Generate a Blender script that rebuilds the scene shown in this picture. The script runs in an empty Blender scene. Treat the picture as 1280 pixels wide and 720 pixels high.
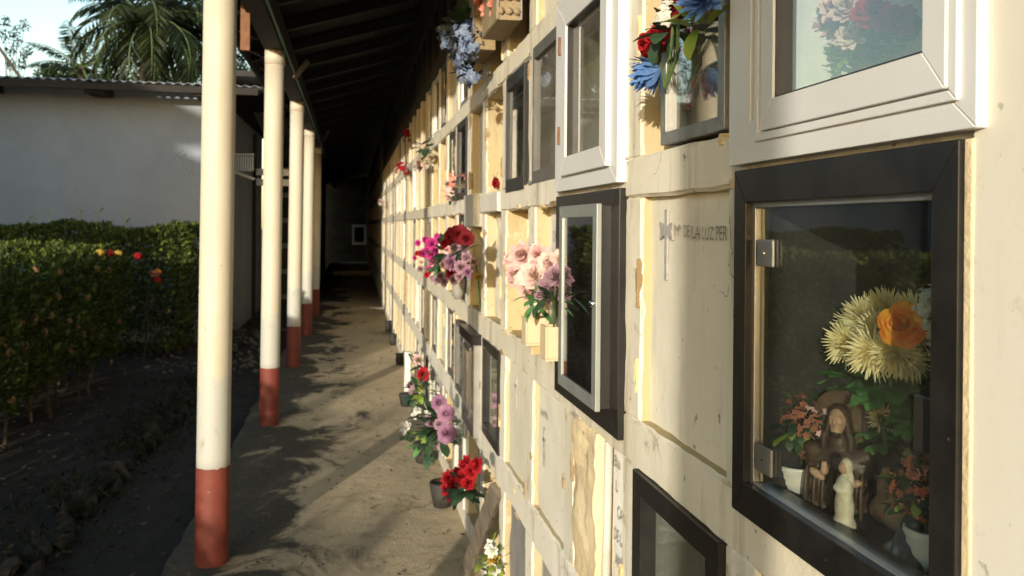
import bpy, bmesh, math, random
import numpy as np
from mathutils import Vector, Matrix, noise, Euler

random.seed(11); rng = np.random.default_rng(11)
sc = bpy.context.scene
col = sc.collection
R = math.radians

# ------------------------------------------------------------ camera, sky, sun, exposure
CAMZ = 1.6; FPX = 1033.0; YAW = R(10.96); ROLL = R(.5); CX, CY = 640.0, 283.8
cam = bpy.data.cameras.new('camera'); camo = bpy.data.objects.new('camera', cam); col.objects.link(camo)
cam.sensor_width = 22.3; cam.lens = 22.3 * FPX / 1280; cam.shift_y = (CY - 360) / 1280
cam.clip_start = .02; cam.clip_end = 2000
camo.location = (0, 0, CAMZ)
camo.matrix_world = Matrix.Translation((0, 0, CAMZ)) @ Matrix.Rotation(-YAW, 4, 'Z') @ Matrix.Rotation(R(90), 4, 'X') @ Matrix.Rotation(ROLL, 4, 'Z')
cam.dof.use_dof = True; cam.dof.focus_distance = 1.25; cam.dof.aperture_fstop = 6.3
sc.camera = camo

SUN_A, SUN_EL = R(66), R(10)          # light travels towards (cos a, sin a), sinking with the elevation
sd = Vector((math.cos(SUN_A) * math.cos(SUN_EL), math.sin(SUN_A) * math.cos(SUN_EL), -math.sin(SUN_EL)))
world = bpy.data.worlds.new('World'); sc.world = world; world.use_nodes = True
wn = world.node_tree
sky = wn.nodes.new('ShaderNodeTexSky'); sky.sky_type = 'NISHITA'; sky.sun_disc = False
sky.sun_elevation = SUN_EL; sky.sun_rotation = math.atan2(-sd.x, -sd.y)
sky.air_density = 1.3; sky.dust_density = .8; sky.ozone_density = 1.5; sky.altitude = 50
bg = wn.nodes['Background']; bg.inputs[1].default_value = .15
wn.links.new(sky.outputs[0], bg.inputs[0])
sun = bpy.data.lights.new('sun', 'SUN'); suno = bpy.data.objects.new('sun', sun); col.objects.link(suno)
sun.energy = 2.2; sun.angle = R(.7); sun.color = (1.0, .905, .76)
suno.rotation_euler = sd.to_track_quat('-Z', 'Y').to_euler(); suno.location = (-6, -12, 6)
sc.view_settings.view_transform = 'Standard'; sc.view_settings.look = 'None'
sc.view_settings.exposure = 1.26; sc.view_settings.gamma = 1.0
sc.render.engine = 'CYCLES'
sc.cycles.max_bounces = 10; sc.cycles.transparent_max_bounces = 16

# ------------------------------------------------------------ photo pixel -> ray
_F = Vector((math.sin(YAW), math.cos(YAW), 0)); _R = Vector((math.cos(YAW), -math.sin(YAW), 0))
def ray(px, py):
    a, b = px - CX, py - CY
    u = a * math.cos(ROLL) + b * math.sin(ROLL); v = -a * math.sin(ROLL) + b * math.cos(ROLL)
    return _F + _R * (u / FPX) - Vector((0, 0, v / FPX))
def onx(px, py, X): d = ray(px, py); return Vector((0, 0, CAMZ)) + d * (X / d.x)
def ony(px, py, Y): d = ray(px, py); return Vector((0, 0, CAMZ)) + d * (Y / d.y)
def onz(px, py, Z): d = ray(px, py); return Vector((0, 0, CAMZ)) + d * ((Z - CAMZ) / d.z)

# ------------------------------------------------------------ objects
W = {}
def tag(o, label=None, cat=None, group=None, kind=None):
    if label: o['label'] = label
    if cat: o['category'] = cat
    if group: o['group'] = group
    if kind: o['kind'] = kind
    return o
def thing(name, loc, label, cat, group=None):
    o = bpy.data.objects.new(name, None); col.objects.link(o); o.location = loc; o.empty_display_size = .05
    W[o.as_pointer()] = Vector(loc)
    return tag(o, label, cat, group, 'thing')
def wloc(o): return W.get(o.as_pointer(), Vector((0, 0, 0))) if o else Vector((0, 0, 0))
def place(name, mesh, parent, loc, rot=(0, 0, 0), scale=(1, 1, 1)):
    o = bpy.data.objects.new(name, mesh); col.objects.link(o)
    o.location = Vector(loc) - wloc(parent); o.rotation_euler = rot; o.scale = scale
    W[o.as_pointer()] = Vector(loc)
    if parent: o.parent = parent
    return o

class MB:
    def __init__(s): s.v = []; s.f = []
    def add(s, vs, fs):
        n = len(s.v); s.v += [Vector(p) for p in vs]; s.f += [tuple(i + n for i in q) for q in fs]; return s
    def box(s, x0, x1, y0, y1, z0, z1):
        return s.add([(x0,y0,z0),(x1,y0,z0),(x1,y1,z0),(x0,y1,z0),(x0,y0,z1),(x1,y0,z1),(x1,y1,z1),(x0,y1,z1)],
                     [(0,3,2,1),(4,5,6,7),(0,1,5,4),(1,2,6,5),(2,3,7,6),(3,0,4,7)])
    def obox(s, c, ax, ay, az):       # oriented box from half-axis vectors
        c = Vector(c); ax = Vector(ax); ay = Vector(ay); az = Vector(az)
        vs = [c + sx*ax + sy*ay + sz*az for sz in (-1,1) for sx, sy in ((-1,-1),(1,-1),(1,1),(-1,1))]
        return s.add(vs, [(0,3,2,1),(4,5,6,7),(0,1,5,4),(1,2,6,5),(2,3,7,6),(3,0,4,7)])
    def ring(s, y0, y1, z0, z1, by, bz, x0, x1, g=.0005):   # frame of four mitred bars in the wall plane
        o = [(y0,z0),(y1,z0),(y1,z1),(y0,z1)]; i = [(y0+by,z0+bz),(y1-by,z0+bz),(y1-by,z1-bz),(y0+by,z1-bz)]
        for k in range(4):
            n = (k + 1) % 4; dy, dz = (g, 0) if k in (0, 2) else (0, g); sg = 1 if k in (0, 1) else -1
            q = [(o[k][0]+sg*dy, o[k][1]+sg*dz), (o[n][0]-sg*dy, o[n][1]-sg*dz), (i[n][0]-sg*dy, i[n][1]-sg*dz), (i[k][0]+sg*dy, i[k][1]+sg*dz)]
            s.add([(x0,)+p for p in q] + [(x1,)+p for p in q], [(3,2,1,0),(4,5,6,7),(0,1,5,4),(1,2,6,5),(2,3,7,6),(3,0,4,7)])
        return s
    def tube(s, pts, rad, n=6, cap=True):
        pts = [Vector(p) for p in pts]; m = len(pts)
        if not hasattr(rad, '__len__'): rad = [rad] * m
        vs = []; t0 = (pts[1] - pts[0]).normalized(); a = t0.orthogonal().normalized()
        for i, p in enumerate(pts):
            t = (pts[min(i+1, m-1)] - pts[max(i-1, 0)]).normalized()
            a = (a - t * a.dot(t)).normalized(); b = t.cross(a)
            vs += [p + (a * math.cos(2*math.pi*k/n) + b * math.sin(2*math.pi*k/n)) * rad[i] for k in range(n)]
        fs = [(i*n+k, i*n+(k+1)%n, (i+1)*n+(k+1)%n, (i+1)*n+k) for i in range(m-1) for k in range(n)]
        if cap: fs += [tuple(range(n-1, -1, -1)), tuple((m-1)*n+k for k in range(n))]
        return s.add(vs, fs)
    def lathe(s, prof, c, n=24, close=True):
        c = Vector(c); m = len(prof)
        vs = [c + Vector((r*math.cos(2*math.pi*k/n), r*math.sin(2*math.pi*k/n), z)) for r, z in prof for k in range(n)]
        fs = [(i*n+k, i*n+(k+1)%n, (i+1)*n+(k+1)%n, (i+1)*n+k) for i in range(m-1) for k in range(n)]
        if close: fs += [tuple(range(n-1, -1, -1)), tuple((m-1)*n+k for k in range(n))]
        return s.add(vs, fs)
    def ball(s, c, r, nu=10, nv=7, rot=None):
        c = Vector(c); r = Vector(r) if hasattr(r, '__len__') else Vector((r, r, r)); vs = []
        for j in range(1, nv):
            th = math.pi*j/nv
            for k in range(nu):
                p = Vector((math.sin(th)*math.cos(2*math.pi*k/nu)*r.x, math.sin(th)*math.sin(2*math.pi*k/nu)*r.y, math.cos(th)*r.z))
                vs.append(c + (rot @ p if rot else p))
        top = Vector((0,0,r.z)); vs += [c + (rot @ top if rot else top), c - (rot @ top if rot else top)]
        a = len(vs) - 2; b = a + 1
        fs = [(j*nu+k, (j+1)*nu+k, (j+1)*nu+(k+1)%nu, j*nu+(k+1)%nu) for j in range(nv-2) for k in range(nu)]
        fs += [(a, k, (k+1)%nu) for k in range(nu)] + [(b, (nv-2)*nu+(k+1)%nu, (nv-2)*nu+k) for k in range(nu)]
        return s.add(vs, fs)
    def petal(s, c, d, up, ln, w, curl=.6, seg=3, cup=.15):
        d = d.normalized(); side = d.cross(up)
        if side.length < 1e-4: side = d.orthogonal()
        side.normalize(); u2 = side.cross(d); n = len(s.v); p = Vector(c)
        for i in range(seg + 1):
            t = i / seg; ww = w * (.35 + .75 * math.sin(math.pi * min(t * .8 + .1, 1))) * (.35 if i == seg else 1)
            ang = curl * t
            if i: p = p + (d * math.cos(ang) + u2 * math.sin(ang)) * (ln / seg)
            s.v += [p - side * ww * .5 + u2 * cup * ww, p + side * ww * .5 + u2 * cup * ww]
        s.f += [(n+2*i, n+2*i+1, n+2*i+3, n+2*i+2) for i in range(seg)]
        return s
    def mesh(s, name, loc=Vector((0, 0, 0)), smooth=False):
        me = bpy.data.meshes.new(name); me.from_pydata([tuple(p - loc) for p in s.v], [], s.f); me.update()
        if smooth:
            me.polygons.foreach_set('use_smooth', [True] * len(me.polygons))
            if smooth == 2: me.set_sharp_from_angle(angle=R(24))
        return me
    def build(s, name, m, parent=None, smooth=False, bevel=0, loc=None):
        L = wloc(parent) if loc is None else Vector(loc)
        me = s.mesh(name, L, smooth); me.materials.append(m)
        o = bpy.data.objects.new(name, me); col.objects.link(o)
        o.location = L - wloc(parent); W[o.as_pointer()] = L
        if parent: o.parent = parent
        if bevel:
            b = o.modifiers.new('bevel', 'BEVEL'); b.width = bevel; b.segments = 2; b.limit_method = 'ANGLE'; b.angle_limit = R(40)
        return o

def rough_box(x0, x1, y0, y1, z0, z1, cell=.05, amp=.003, rnd=.006, seed=0., jag=0.):
    """box cut into cells with rounded, uneven edges"""
    mb = MB()
    def axis(a, b):
        n = max(1, int((b - a) / cell)); return [a, a + rnd] + [a + (b - a) * i / n for i in range(1, n)] + [b - rnd, b]
    X = [x0, x0 + rnd, min(x0 + .12, (x0+x1)/2), x1]; Y = axis(y0, y1); Z = axis(z0, z1); idx = {}
    lo = Vector((x0, y0, z0)); hi = Vector((x1, y1, z1))
    def vid(i, j, k):
        if (i, j, k) in idx: return idx[i, j, k]
        p = Vector((X[i], Y[j], Z[k])); q = p.copy(); e = 0
        q.x += rnd * .6 if i == 0 and (j in (0, len(Y)-1) or k in (0, len(Z)-1)) else 0
        if i < 2:
            if j == 0: q.y += rnd * .5 * (i == 0)
            if j == len(Y)-1: q.y -= rnd * .5 * (i == 0)
            if k == 0: q.z += rnd * .5 * (i == 0)
            if k == len(Z)-1: q.z -= rnd * .5 * (i == 0)
        nv = noise.noise_vector(Vector((p.x*9+seed, p.y*9, p.z*9))) + .5 * noise.noise_vector(Vector((p.x*31+seed, p.y*31, p.z*31)))
        if i < 3: q += nv * amp
        if jag and i < 2 and (j in (0, len(Y)-1) or k in (0, len(Z)-1)):
            q.x += max(0, noise.noise(Vector((seed, p.y*22, p.z*22)))) * jag
        mb.v.append(q); idx[i, j, k] = len(mb.v) - 1; return idx[i, j, k]
    a, b, c = len(X)-1, len(Y)-1, len(Z)-1
    for j in range(b):
        for k in range(c):
            mb.f.append((vid(0,j,k), vid(0,j,k+1), vid(0,j+1,k+1), vid(0,j+1,k)))
            mb.f.append((vid(a,j,k), vid(a,j+1,k), vid(a,j+1,k+1), vid(a,j,k+1)))
    for i in range(a):
        for k in range(c):
            mb.f.append((vid(i,0,k), vid(i+1,0,k), vid(i+1,0,k+1), vid(i,0,k+1)))
            mb.f.append((vid(i,b,k), vid(i,b,k+1), vid(i+1,b,k+1), vid(i+1,b,k)))
        for j in range(b):
            mb.f.append((vid(i,j,0), vid(i,j+1,0), vid(i+1,j+1,0), vid(i+1,j,0)))
            mb.f.append((vid(i,j,c), vid(i+1,j,c), vid(i+1,j+1,c), vid(i,j+1,c)))
    return mb

# ------------------------------------------------------------ materials
class NT:
    def __init__(s, name):
        s.m = bpy.data.materials.new(name); s.m.use_nodes = True; s.t = s.m.node_tree
        s.b = s.t.nodes['Principled BSDF']; s.out = s.t.nodes['Material Output']
        s.pos = s.t.nodes.new('ShaderNodeNewGeometry').outputs['Position']
    def n(s, typ, **kw):
        nd = s.t.nodes.new('ShaderNode' + typ)
        for k, v in kw.items(): setattr(nd, k, v)
        return nd
    def l(s, a, b): s.t.links.new(a, b)
    def vec(s, sc3):
        m = s.n('Mapping'); s.l(s.pos, m.inputs[0]); m.inputs[3].default_value = sc3; return m.outputs[0]
    def noise(s, scale, detail=5, rough=.6, sc3=None, dist=0):
        t = s.n('TexNoise'); s.l(s.vec(sc3) if sc3 else s.pos, t.inputs['Vector'])
        t.inputs['Scale'].default_value = scale; t.inputs['Detail'].default_value = detail; t.inputs['Roughness'].default_value = rough
        t.inputs['Distortion'].default_value = dist; return t.outputs[0]
    def ramp(s, x, a, b, lo=0., hi=1.):
        r = s.n('MapRange'); s.l(x, r.inputs[0])
        for i, v in enumerate((a, b, lo, hi)): r.inputs[i+1].default_value = v
        return r.outputs[0]
    def mix(s, fac, a, b, mode='MIX'):
        m = s.n('Mix', data_type='RGBA', blend_type=mode)
        if isinstance(fac, (int, float)): m.inputs[0].default_value = fac
        else: s.l(fac, m.inputs[0])
        for k, v in ((6, a), (7, b)):
            if isinstance(v, tuple): m.inputs[k].default_value = v + (1,) if len(v) == 3 else v
            else: s.l(v, m.inputs[k])
        return m.outputs[2]
    def math(s, op, a, b=0.):
        m = s.n('Math', operation=op)
        for k, v in ((0, a), (1, b)):
            if isinstance(v, (int, float)): m.inputs[k].default_value = v
            else: s.l(v, m.inputs[k])
        return m.outputs[0]
    def bump(s, h, strength, dist=.01):
        b = s.n('Bump'); s.l(h, b.inputs['Height']); b.inputs['Strength'].default_value = strength; b.inputs['Distance'].default_value = dist
        s.l(b.outputs[0], s.b.inputs['Normal'])
    def col(s, c):
        if isinstance(c, tuple): s.b.inputs['Base Color'].default_value = c + (1,)
        else: s.l(c, s.b.inputs['Base Color'])
    def set(s, rough=.6, metal=0., spec=.5):
        s.b.inputs['Roughness'].default_value = rough; s.b.inputs['Metallic'].default_value = metal
        s.b.inputs['Specular IOR Level'].default_value = spec
        return s.m

def M_plain(name, c, c2=None, scale=6, rough=.6, metal=0., bs=60, bump=.15, spot=None, spots=.62, sscale=14, objvar=0., spec=.4, sc3=None):
    t = NT(name); c2 = c2 or tuple(x*.75 for x in c)
    cc = t.mix(t.ramp(t.noise(scale, 5, .65, sc3), .35, .68), c, c2)
    if spot: cc = t.mix(t.ramp(t.noise(sscale, 8, .7), spots, spots + .06, 0, .85), cc, spot)
    if objvar:
        oi = t.n('ObjectInfo'); h = t.n('HueSaturation'); t.l(cc, h.inputs['Color'])
        t.l(t.ramp(oi.outputs['Random'], 0, 1, 1 - objvar, 1 + objvar), h.inputs['Value']); cc = h.outputs[0]
    t.col(cc)
    if bump: t.bump(t.noise(bs, 6, .65), bump, .004)
    return t.set(rough, metal, spec)

def M_plaster(name, c, c2, grime=(.20,.15,.09), g=.45, pits=.7, bmp=.25, side=None):
    t = NT(name)
    cc = t.mix(t.ramp(t.noise(2.3, 6, .6), .38, .66), c, c2)
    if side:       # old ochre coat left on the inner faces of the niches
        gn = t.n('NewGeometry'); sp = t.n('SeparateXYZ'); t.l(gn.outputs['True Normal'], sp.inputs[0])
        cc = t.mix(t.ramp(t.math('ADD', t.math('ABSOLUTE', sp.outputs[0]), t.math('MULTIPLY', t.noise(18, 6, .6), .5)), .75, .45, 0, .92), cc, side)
    cc = t.mix(t.ramp(t.noise(11, 7, .7), .60, .66, 0, g*.5), cc, tuple(min(.8, x*1.12) for x in c))
    streak = t.ramp(t.noise(3.2, 6, .62, (4.5, 4.5, .55)), .54, .76, 0, g)
    cc = t.mix(streak, cc, grime)
    cc = t.mix(t.ramp(t.noise(7.5, 9, .74), .60, .68, 0, g * 1.1), cc, tuple(x * 1.7 for x in grime))
    vo = t.n('TexVoronoi', feature='DISTANCE_TO_EDGE'); vo.inputs['Scale'].default_value = 2.0
    wp = t.n('VectorMath', operation='ADD'); t.l(t.pos, wp.inputs[0]); wq = t.n('TexNoise'); wq.inputs['Scale'].default_value = 5; wq.inputs['Detail'].default_value = 6; t.l(t.pos, wq.inputs['Vector'])
    ws = t.n('VectorMath', operation='SCALE'); t.l(wq.outputs['Color'], ws.inputs[0]); ws.inputs[3].default_value = .35; t.l(ws.outputs[0], wp.inputs[1]); t.l(wp.outputs[0], vo.inputs['Vector'])
    crk = t.math('MULTIPLY', t.ramp(vo.outputs['Distance'], .004, .0015), t.ramp(t.noise(1.7, 3, .5), .585, .62))
    cc = t.mix(t.math('MULTIPLY', crk, .8), cc, (.09, .07, .05))
    cc = t.mix(t.ramp(t.noise(38, 3, .5), .70, .74, 0, pits), cc, (.10, .08, .06))
    oi = t.n('ObjectInfo'); hs = t.n('HueSaturation'); t.l(cc, hs.inputs['Color']); t.l(t.ramp(oi.outputs['Random'], 0, 1, .90, 1.06), hs.inputs['Value']); t.l(t.ramp(oi.outputs['Random'], 0, 1, 1.12, .85), hs.inputs['Saturation']); cc = hs.outputs[0]
    t.col(cc)
    hgt = t.math('ADD', t.noise(14, 4, .5), t.math('MULTIPLY', t.noise(120, 5, .6), .35))
    t.bump(hgt, bmp, .012)
    return t.set(.82, 0, .25)

def M_leaf(name, c, c2, attr=True, trans=.25, rough=.45):
    t = NT(name)
    if attr:
        a = t.n('Attribute'); a.attribute_name = 'tint'; fac = a.outputs['Fac']
    else: fac = t.ramp(t.noise(9, 3), .35, .65)
    cc = t.mix(fac, c, c2); t.col(cc); t.set(rough, 0, .25)
    tr = t.n('BsdfTranslucent'); t.l(cc, tr.inputs[0]); mx = t.n('MixShader'); mx.inputs[0].default_value = trans
    t.l(t.b.outputs[0], mx.inputs[1]); t.l(tr.outputs[0], mx.inputs[2]); t.l(mx.outputs[0], t.out.inputs[0])
    return t.m
def M_petal(name, c, c2, trans=.2, objvar=.12):
    t = NT(name)
    cc = t.mix(t.ramp(t.noise(45, 4, .6), .35, .65), c, c2)
    oi = t.n('ObjectInfo'); h = t.n('HueSaturation'); t.l(cc, h.inputs['Color'])
    t.l(t.ramp(oi.outputs['Random'], 0, 1, 1 - objvar, 1 + objvar), h.inputs['Value']); cc = h.outputs[0]
    t.col(cc); t.set(.7, 0, .2)
    tr = t.n('BsdfTranslucent'); t.l(cc, tr.inputs[0]); mx = t.n('MixShader'); mx.inputs[0].default_value = trans
    t.l(t.b.outputs[0], mx.inputs[1]); t.l(tr.outputs[0], mx.inputs[2]); t.l(mx.outputs[0], t.out.inputs[0])
    return t.m
def M_glass(name, tint=(.93, .96, .94), dust=.05, ior=1.5):
    t = NT(name)
    tr = t.n('BsdfTransparent'); tr.inputs[0].default_value = tint + (1,)
    gl = t.n('BsdfGlossy'); gl.inputs['Roughness'].default_value = .015; gl.inputs[0].default_value = (1, 1, 1, 1)
    fr = t.n('Fresnel'); gb = t.n('NewGeometry'); t.l(t.ramp(gb.outputs['Backfacing'], 0, 1, ior, 1/ior), fr.inputs[0])
    m1 = t.n('MixShader'); t.l(t.math('MULTIPLY', fr.outputs[0], 1.7), m1.inputs[0]); t.l(tr.outputs[0], m1.inputs[1]); t.l(gl.outputs[0], m1.inputs[2])
    df = t.n('BsdfDiffuse'); df.inputs[0].default_value = (.45, .42, .36, 1)
    m2 = t.n('MixShader'); t.l(t.ramp(t.noise(6, 7, .65), .35, .8, dust * .4, dust * 2.2), m2.inputs[0]); t.l(m1.outputs[0], m2.inputs[1]); t.l(df.outputs[0], m2.inputs[2])
    t.l(m2.outputs[0], t.out.inputs[0]); return t.m

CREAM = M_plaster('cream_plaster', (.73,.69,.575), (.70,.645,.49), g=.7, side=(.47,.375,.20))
PILLAR = M_plaster('pillar_plaster', (.73,.70,.60), (.71,.665,.53), g=.3, pits=.4, bmp=.07)
SHADECEM = M_plaster('shade_dark_cement', (.085,.075,.055), (.055,.05,.038), grime=(.03,.026,.02), g=.6, bmp=.5)  # dark copy of the plaster; shade of upper wall and far end painted in
CREAM2 = M_plaster('panel_plaster', (.73,.70,.585), (.70,.655,.505), g=.3, pits=.6)
WHITEWASH = M_plaster('whitewash_plaster', (.80,.78,.70), (.76,.72,.60), g=.5)
OCHRE = M_plaster('ochre_mortar', (.66,.50,.26), (.72,.60,.36), grime=(.30,.21,.10), g=.6, bmp=.6)
MORTAR = M_plaster('raw_mortar', (.28,.20,.11), (.36,.28,.16), grime=(.22,.16,.10), g=.7, pits=.9, bmp=.9)
GREYCEM = M_plaster('grey_cement', (.34,.33,.30), (.27,.26,.23), g=.5, bmp=.5)
GREYPANEL = M_plaster('pale_grey_panel', (.66,.64,.57), (.61,.58,.50), g=.2, pits=.3)
BLACKP = M_plain('black_painted_metal', (.018,.017,.016), (.03,.027,.024), 7, .42, 0, 90, .12, spot=(.10,.085,.065), spots=.70, sscale=30)
BLACKTILE = M_plain('black_stone', (.012,.0115,.011), (.024,.022,.02), 14, .3, 0, 60, .05, spot=(.12,.105,.085), spots=.665, sscale=34)
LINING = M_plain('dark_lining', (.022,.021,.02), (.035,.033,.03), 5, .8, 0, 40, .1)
ALU = M_plain('aluminium', (.50,.50,.48), (.40,.40,.38), 10, .38, .85, 80, .05)
ALUG = M_plain('grey_green_aluminium', (.40,.43,.40), (.33,.35,.33), 10, .45, .55, 80, .05, spot=(.2,.19,.17), spots=.68)
WHITEP = M_plain('white_window_paint', (.68,.69,.68), (.65,.65,.63), 5, .42, 0, 70, .06, spot=(.52,.47,.38), spots=.70, sscale=18)
DARKFRAME = M_plain('dark_grey_frame', (.10,.095,.085), (.15,.14,.12), 9, .55, 0, 60, .15, spot=(.25,.22,.17), spots=.66)
TIN = M_plain('tin_frame', (.38,.38,.35), (.26,.25,.22), 16, .5, .6, 70, .1, spot=(.42,.40,.33), spots=.60, sscale=40)
RUST = M_plain('rusty_steel', (.24,.11,.05), (.14,.07,.04), 40, .8)
CHROME = M_plain('chrome', (.75,.75,.74), (.6,.6,.6), 20, .15, 1., 50, .02)
GLASS = M_glass('window_glass', dust=.016)
GLASSB2 = M_glass('streaked_glass', (.85,.87,.84), dust=.06)
GLASSD = M_glass('dusty_glass', (.70,.72,.66), dust=.16)
GLASSB = M_glass('dark_glass', (.35,.36,.34), dust=.02)
t = NT('column_paint')
cc = t.mix(t.ramp(t.noise(3, 5, .65, (3,3,.8)), .35, .68), (.56,.52,.42), (.53,.475,.36))
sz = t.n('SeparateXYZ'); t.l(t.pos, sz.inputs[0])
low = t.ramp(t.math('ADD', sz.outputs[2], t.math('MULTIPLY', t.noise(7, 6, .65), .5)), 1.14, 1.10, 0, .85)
cc = t.mix(low, cc, (.44,.44,.39))  # greyer below: shade on the lower shafts painted into the colour
cc = t.mix(t.ramp(t.math('SUBTRACT', t.noise(13, 8, .72, (1,1,.45)), t.math('MULTIPLY', sz.outputs[2], .05)), .56, .66, 0, .75), cc, (.30,.26,.19))
cc = t.mix(t.ramp(t.noise(46, 4, .6), .69, .73, 0, .8), cc, (.16,.12,.08))
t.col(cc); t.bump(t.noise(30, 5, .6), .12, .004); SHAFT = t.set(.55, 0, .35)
REDP = M_plain('red_column_paint', (.20,.042,.025), (.14,.032,.02), 6, .65, 0, 50, .25, spot=(.30,.17,.12), spots=.63, sscale=16)
WOOD = M_plain('roof_timber', (.024,.018,.014), (.015,.012,.009), 5, .8, 0, 60, .3, sc3=(6,6,1))
WOODL = M_plain('weathered_wood', (.17,.14,.10), (.08,.065,.048), 7, .85, 0, 50, .5, sc3=(5,5,1.2))
SHEETU = M_plain('old_roof_sheet', (.028,.026,.024), (.02,.017,.015), 4, .7, .3, 40, .1, spot=(.13,.06,.03), spots=.6)
SHEET = M_plain('zinc_roof_sheet', (.42,.43,.43), (.34,.33,.31), 3, .5, .6, 40, .05)
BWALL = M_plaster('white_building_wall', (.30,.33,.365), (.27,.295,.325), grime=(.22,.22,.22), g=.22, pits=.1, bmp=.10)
TEAL = M_plain('teal_conduit', (.05,.16,.14), (.04,.12,.11), 10, .5)
STONE = M_plain('edging_stone', (.045,.038,.026), (.022,.019,.014), 12, .9, 0, 40, .6, objvar=.35)
CLAYBOX = M_plain('beige_planter', (.66,.52,.34), (.60,.46,.29), 14, .75, 0, 60, .15)
WHITEPOT = M_plain('white_pot', (.72,.70,.63), (.66,.63,.55), 20, .4, 0, 60, .05)
DARKPOT = M_plain('dark_pot', (.028,.026,.022), (.05,.045,.038), 20, .7)
BARK = M_plain('bark', (.08,.06,.042), (.045,.035,.025), 20, .95, 0, 60, .6)
SLATE = M_plain('grey_slab', (.20,.195,.18), (.27,.25,.22), 9, .8, 0, 50, .4, spot=(.40,.36,.28), spots=.64)
PAINTG = M_plain('faded_grey_paint', (.30,.29,.28), (.44,.42,.38), 60, .8, 0, 60, 0)
PAINTK = M_plain('faded_black_lettering', (.16,.14,.12), (.42,.38,.30), 70, .8, 0, 60, 0)
BRONZE = M_plain('brown_plaster_statue', (.10,.06,.035), (.045,.028,.018), 35, .45, 0, 80, .2, spot=(.20,.13,.07), spots=.6, sscale=45)
TANST = M_plain('tan_plaster_statue', (.38,.26,.15), (.22,.13,.08), 35, .5, 0, 80, .2, spot=(.45,.12,.08), spots=.62, sscale=30)
IVORY = M_plain('ivory_statue', (.62,.56,.43), (.45,.37,.25), 60, .5, 0, 90, .2, spot=(.3,.2,.12), spots=.6, sscale=60)
BLUEBLK = M_plain('blue_black_cloth_statue', (.03,.035,.045), (.06,.065,.08), 30, .4, 0, 60, .2)
SKIN = M_plain('painted_face', (.45,.29,.18), (.34,.20,.12), 60, .5)
LEAFG = M_leaf('artificial_leaf', (.06,.20,.075), (.15,.33,.09), False, .2)
LEAFY = M_leaf('yellow_green_leaf', (.20,.32,.05), (.38,.44,.08), False, .25)
LEAFD = M_leaf('dark_leaf', (.025,.055,.03), (.05,.09,.04), False, .1)
STEMG = M_plain('stem_green', (.10,.16,.05), (.07,.11,.04), 20, .7)
PET = {k: M_petal('petal_' + k, a, b) for k, (a, b) in dict(
    cream=((.90,.83,.52), (.84,.72,.38)), orange=((.85,.42,.04), (.75,.14,.02)), pink=((.66,.36,.38), (.74,.54,.46)),
    palepink=((.74,.60,.48), (.62,.40,.40)), magenta=((.55,.05,.25), (.42,.03,.20)), red=((.40,.012,.018), (.25,.008,.012)),
    darkred=((.20,.008,.015), (.12,.006,.01)), blue=((.10,.22,.52), (.18,.32,.62)), paleblue=((.10,.15,.28), (.30,.36,.46)), navy=((.012,.02,.05), (.03,.045,.09)),
    lilac=((.36,.19,.28), (.26,.12,.20)), white=((.78,.77,.70), (.70,.68,.58)), coral=((.55,.12,.06), (.45,.22,.11)),
    mauve=((.40,.26,.30), (.28,.16,.20)), yellow=((.60,.42,.07), (.48,.30,.06)), faded0=((.50,.44,.30), (.40,.32,.20)), salmon=((.78,.32,.24), (.70,.24,.18)), rust=((.40,.13,.09), (.24,.12,.07))).items()}

# concrete path: stained concrete, dark blotches denser towards the column side
t = NT('path_concrete')
cc = t.mix(t.ramp(t.noise(1.1, 7, .65), .36, .66), (.56,.445,.275), (.42,.345,.225))
cc = t.mix(t.ramp(t.noise(5, 8, .7), .55, .72, 0, .6), cc, (.15,.125,.085))
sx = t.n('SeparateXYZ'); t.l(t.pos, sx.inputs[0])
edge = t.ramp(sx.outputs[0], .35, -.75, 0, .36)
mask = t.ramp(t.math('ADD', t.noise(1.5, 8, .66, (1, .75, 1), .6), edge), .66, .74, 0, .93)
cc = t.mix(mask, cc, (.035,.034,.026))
cc = t.mix(t.ramp(t.noise(24, 5, .6), .68, .74, 0, .75), cc, (.06,.055,.04))
cc = t.mix(t.ramp(t.noise(3.1, 6, .6, (1, .55, 1)), .62, .78, 0, .5), cc, (.42,.34,.24))
cc = t.mix(t.ramp(t.noise(55, 4, .6), .62, .70, 0, .55), cc, (.52,.45,.33))
cc = t.mix(t.ramp(t.noise(13, 8, .75), .57, .66, 0, .6), cc, (.12,.10,.07))
vo = t.n('TexVoronoi', feature='DISTANCE_TO_EDGE'); vo.inputs['Scale'].default_value = .8
wq = t.n('TexNoise'); wq.inputs['Scale'].default_value = 3; wq.inputs['Detail'].default_value = 8; t.l(t.pos, wq.inputs['Vector'])
ws = t.n('VectorMath', operation='SCALE'); t.l(wq.outputs['Color'], ws.inputs[0]); ws.inputs[3].default_value = .5
wp = t.n('VectorMath', operation='ADD'); t.l(t.pos, wp.inputs[0]); t.l(ws.outputs[0], wp.inputs[1]); t.l(wp.outputs[0], vo.inputs['Vector'])
cc = t.mix(t.ramp(vo.outputs['Distance'], .005, .0015, 0, .4), cc, (.05,.045,.03))
t.col(cc); t.bump(t.math('ADD', t.noise(9, 6, .6), t.math('MULTIPLY', t.noise(70, 6, .7), .5)), .8, .02)
PATH = t.set(.85, 0, .25)
GROUND = M_plain('dark_soil', (.022,.019,.013), (.013,.011,.008), 3, .95, 0, 22, 1., spot=(.036,.03,.02), spots=.60, sscale=10)
FARGROUND = M_plain('garden_ground', (.07,.07,.035), (.05,.045,.03), 2, .95, 0, 12, .8)

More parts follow.
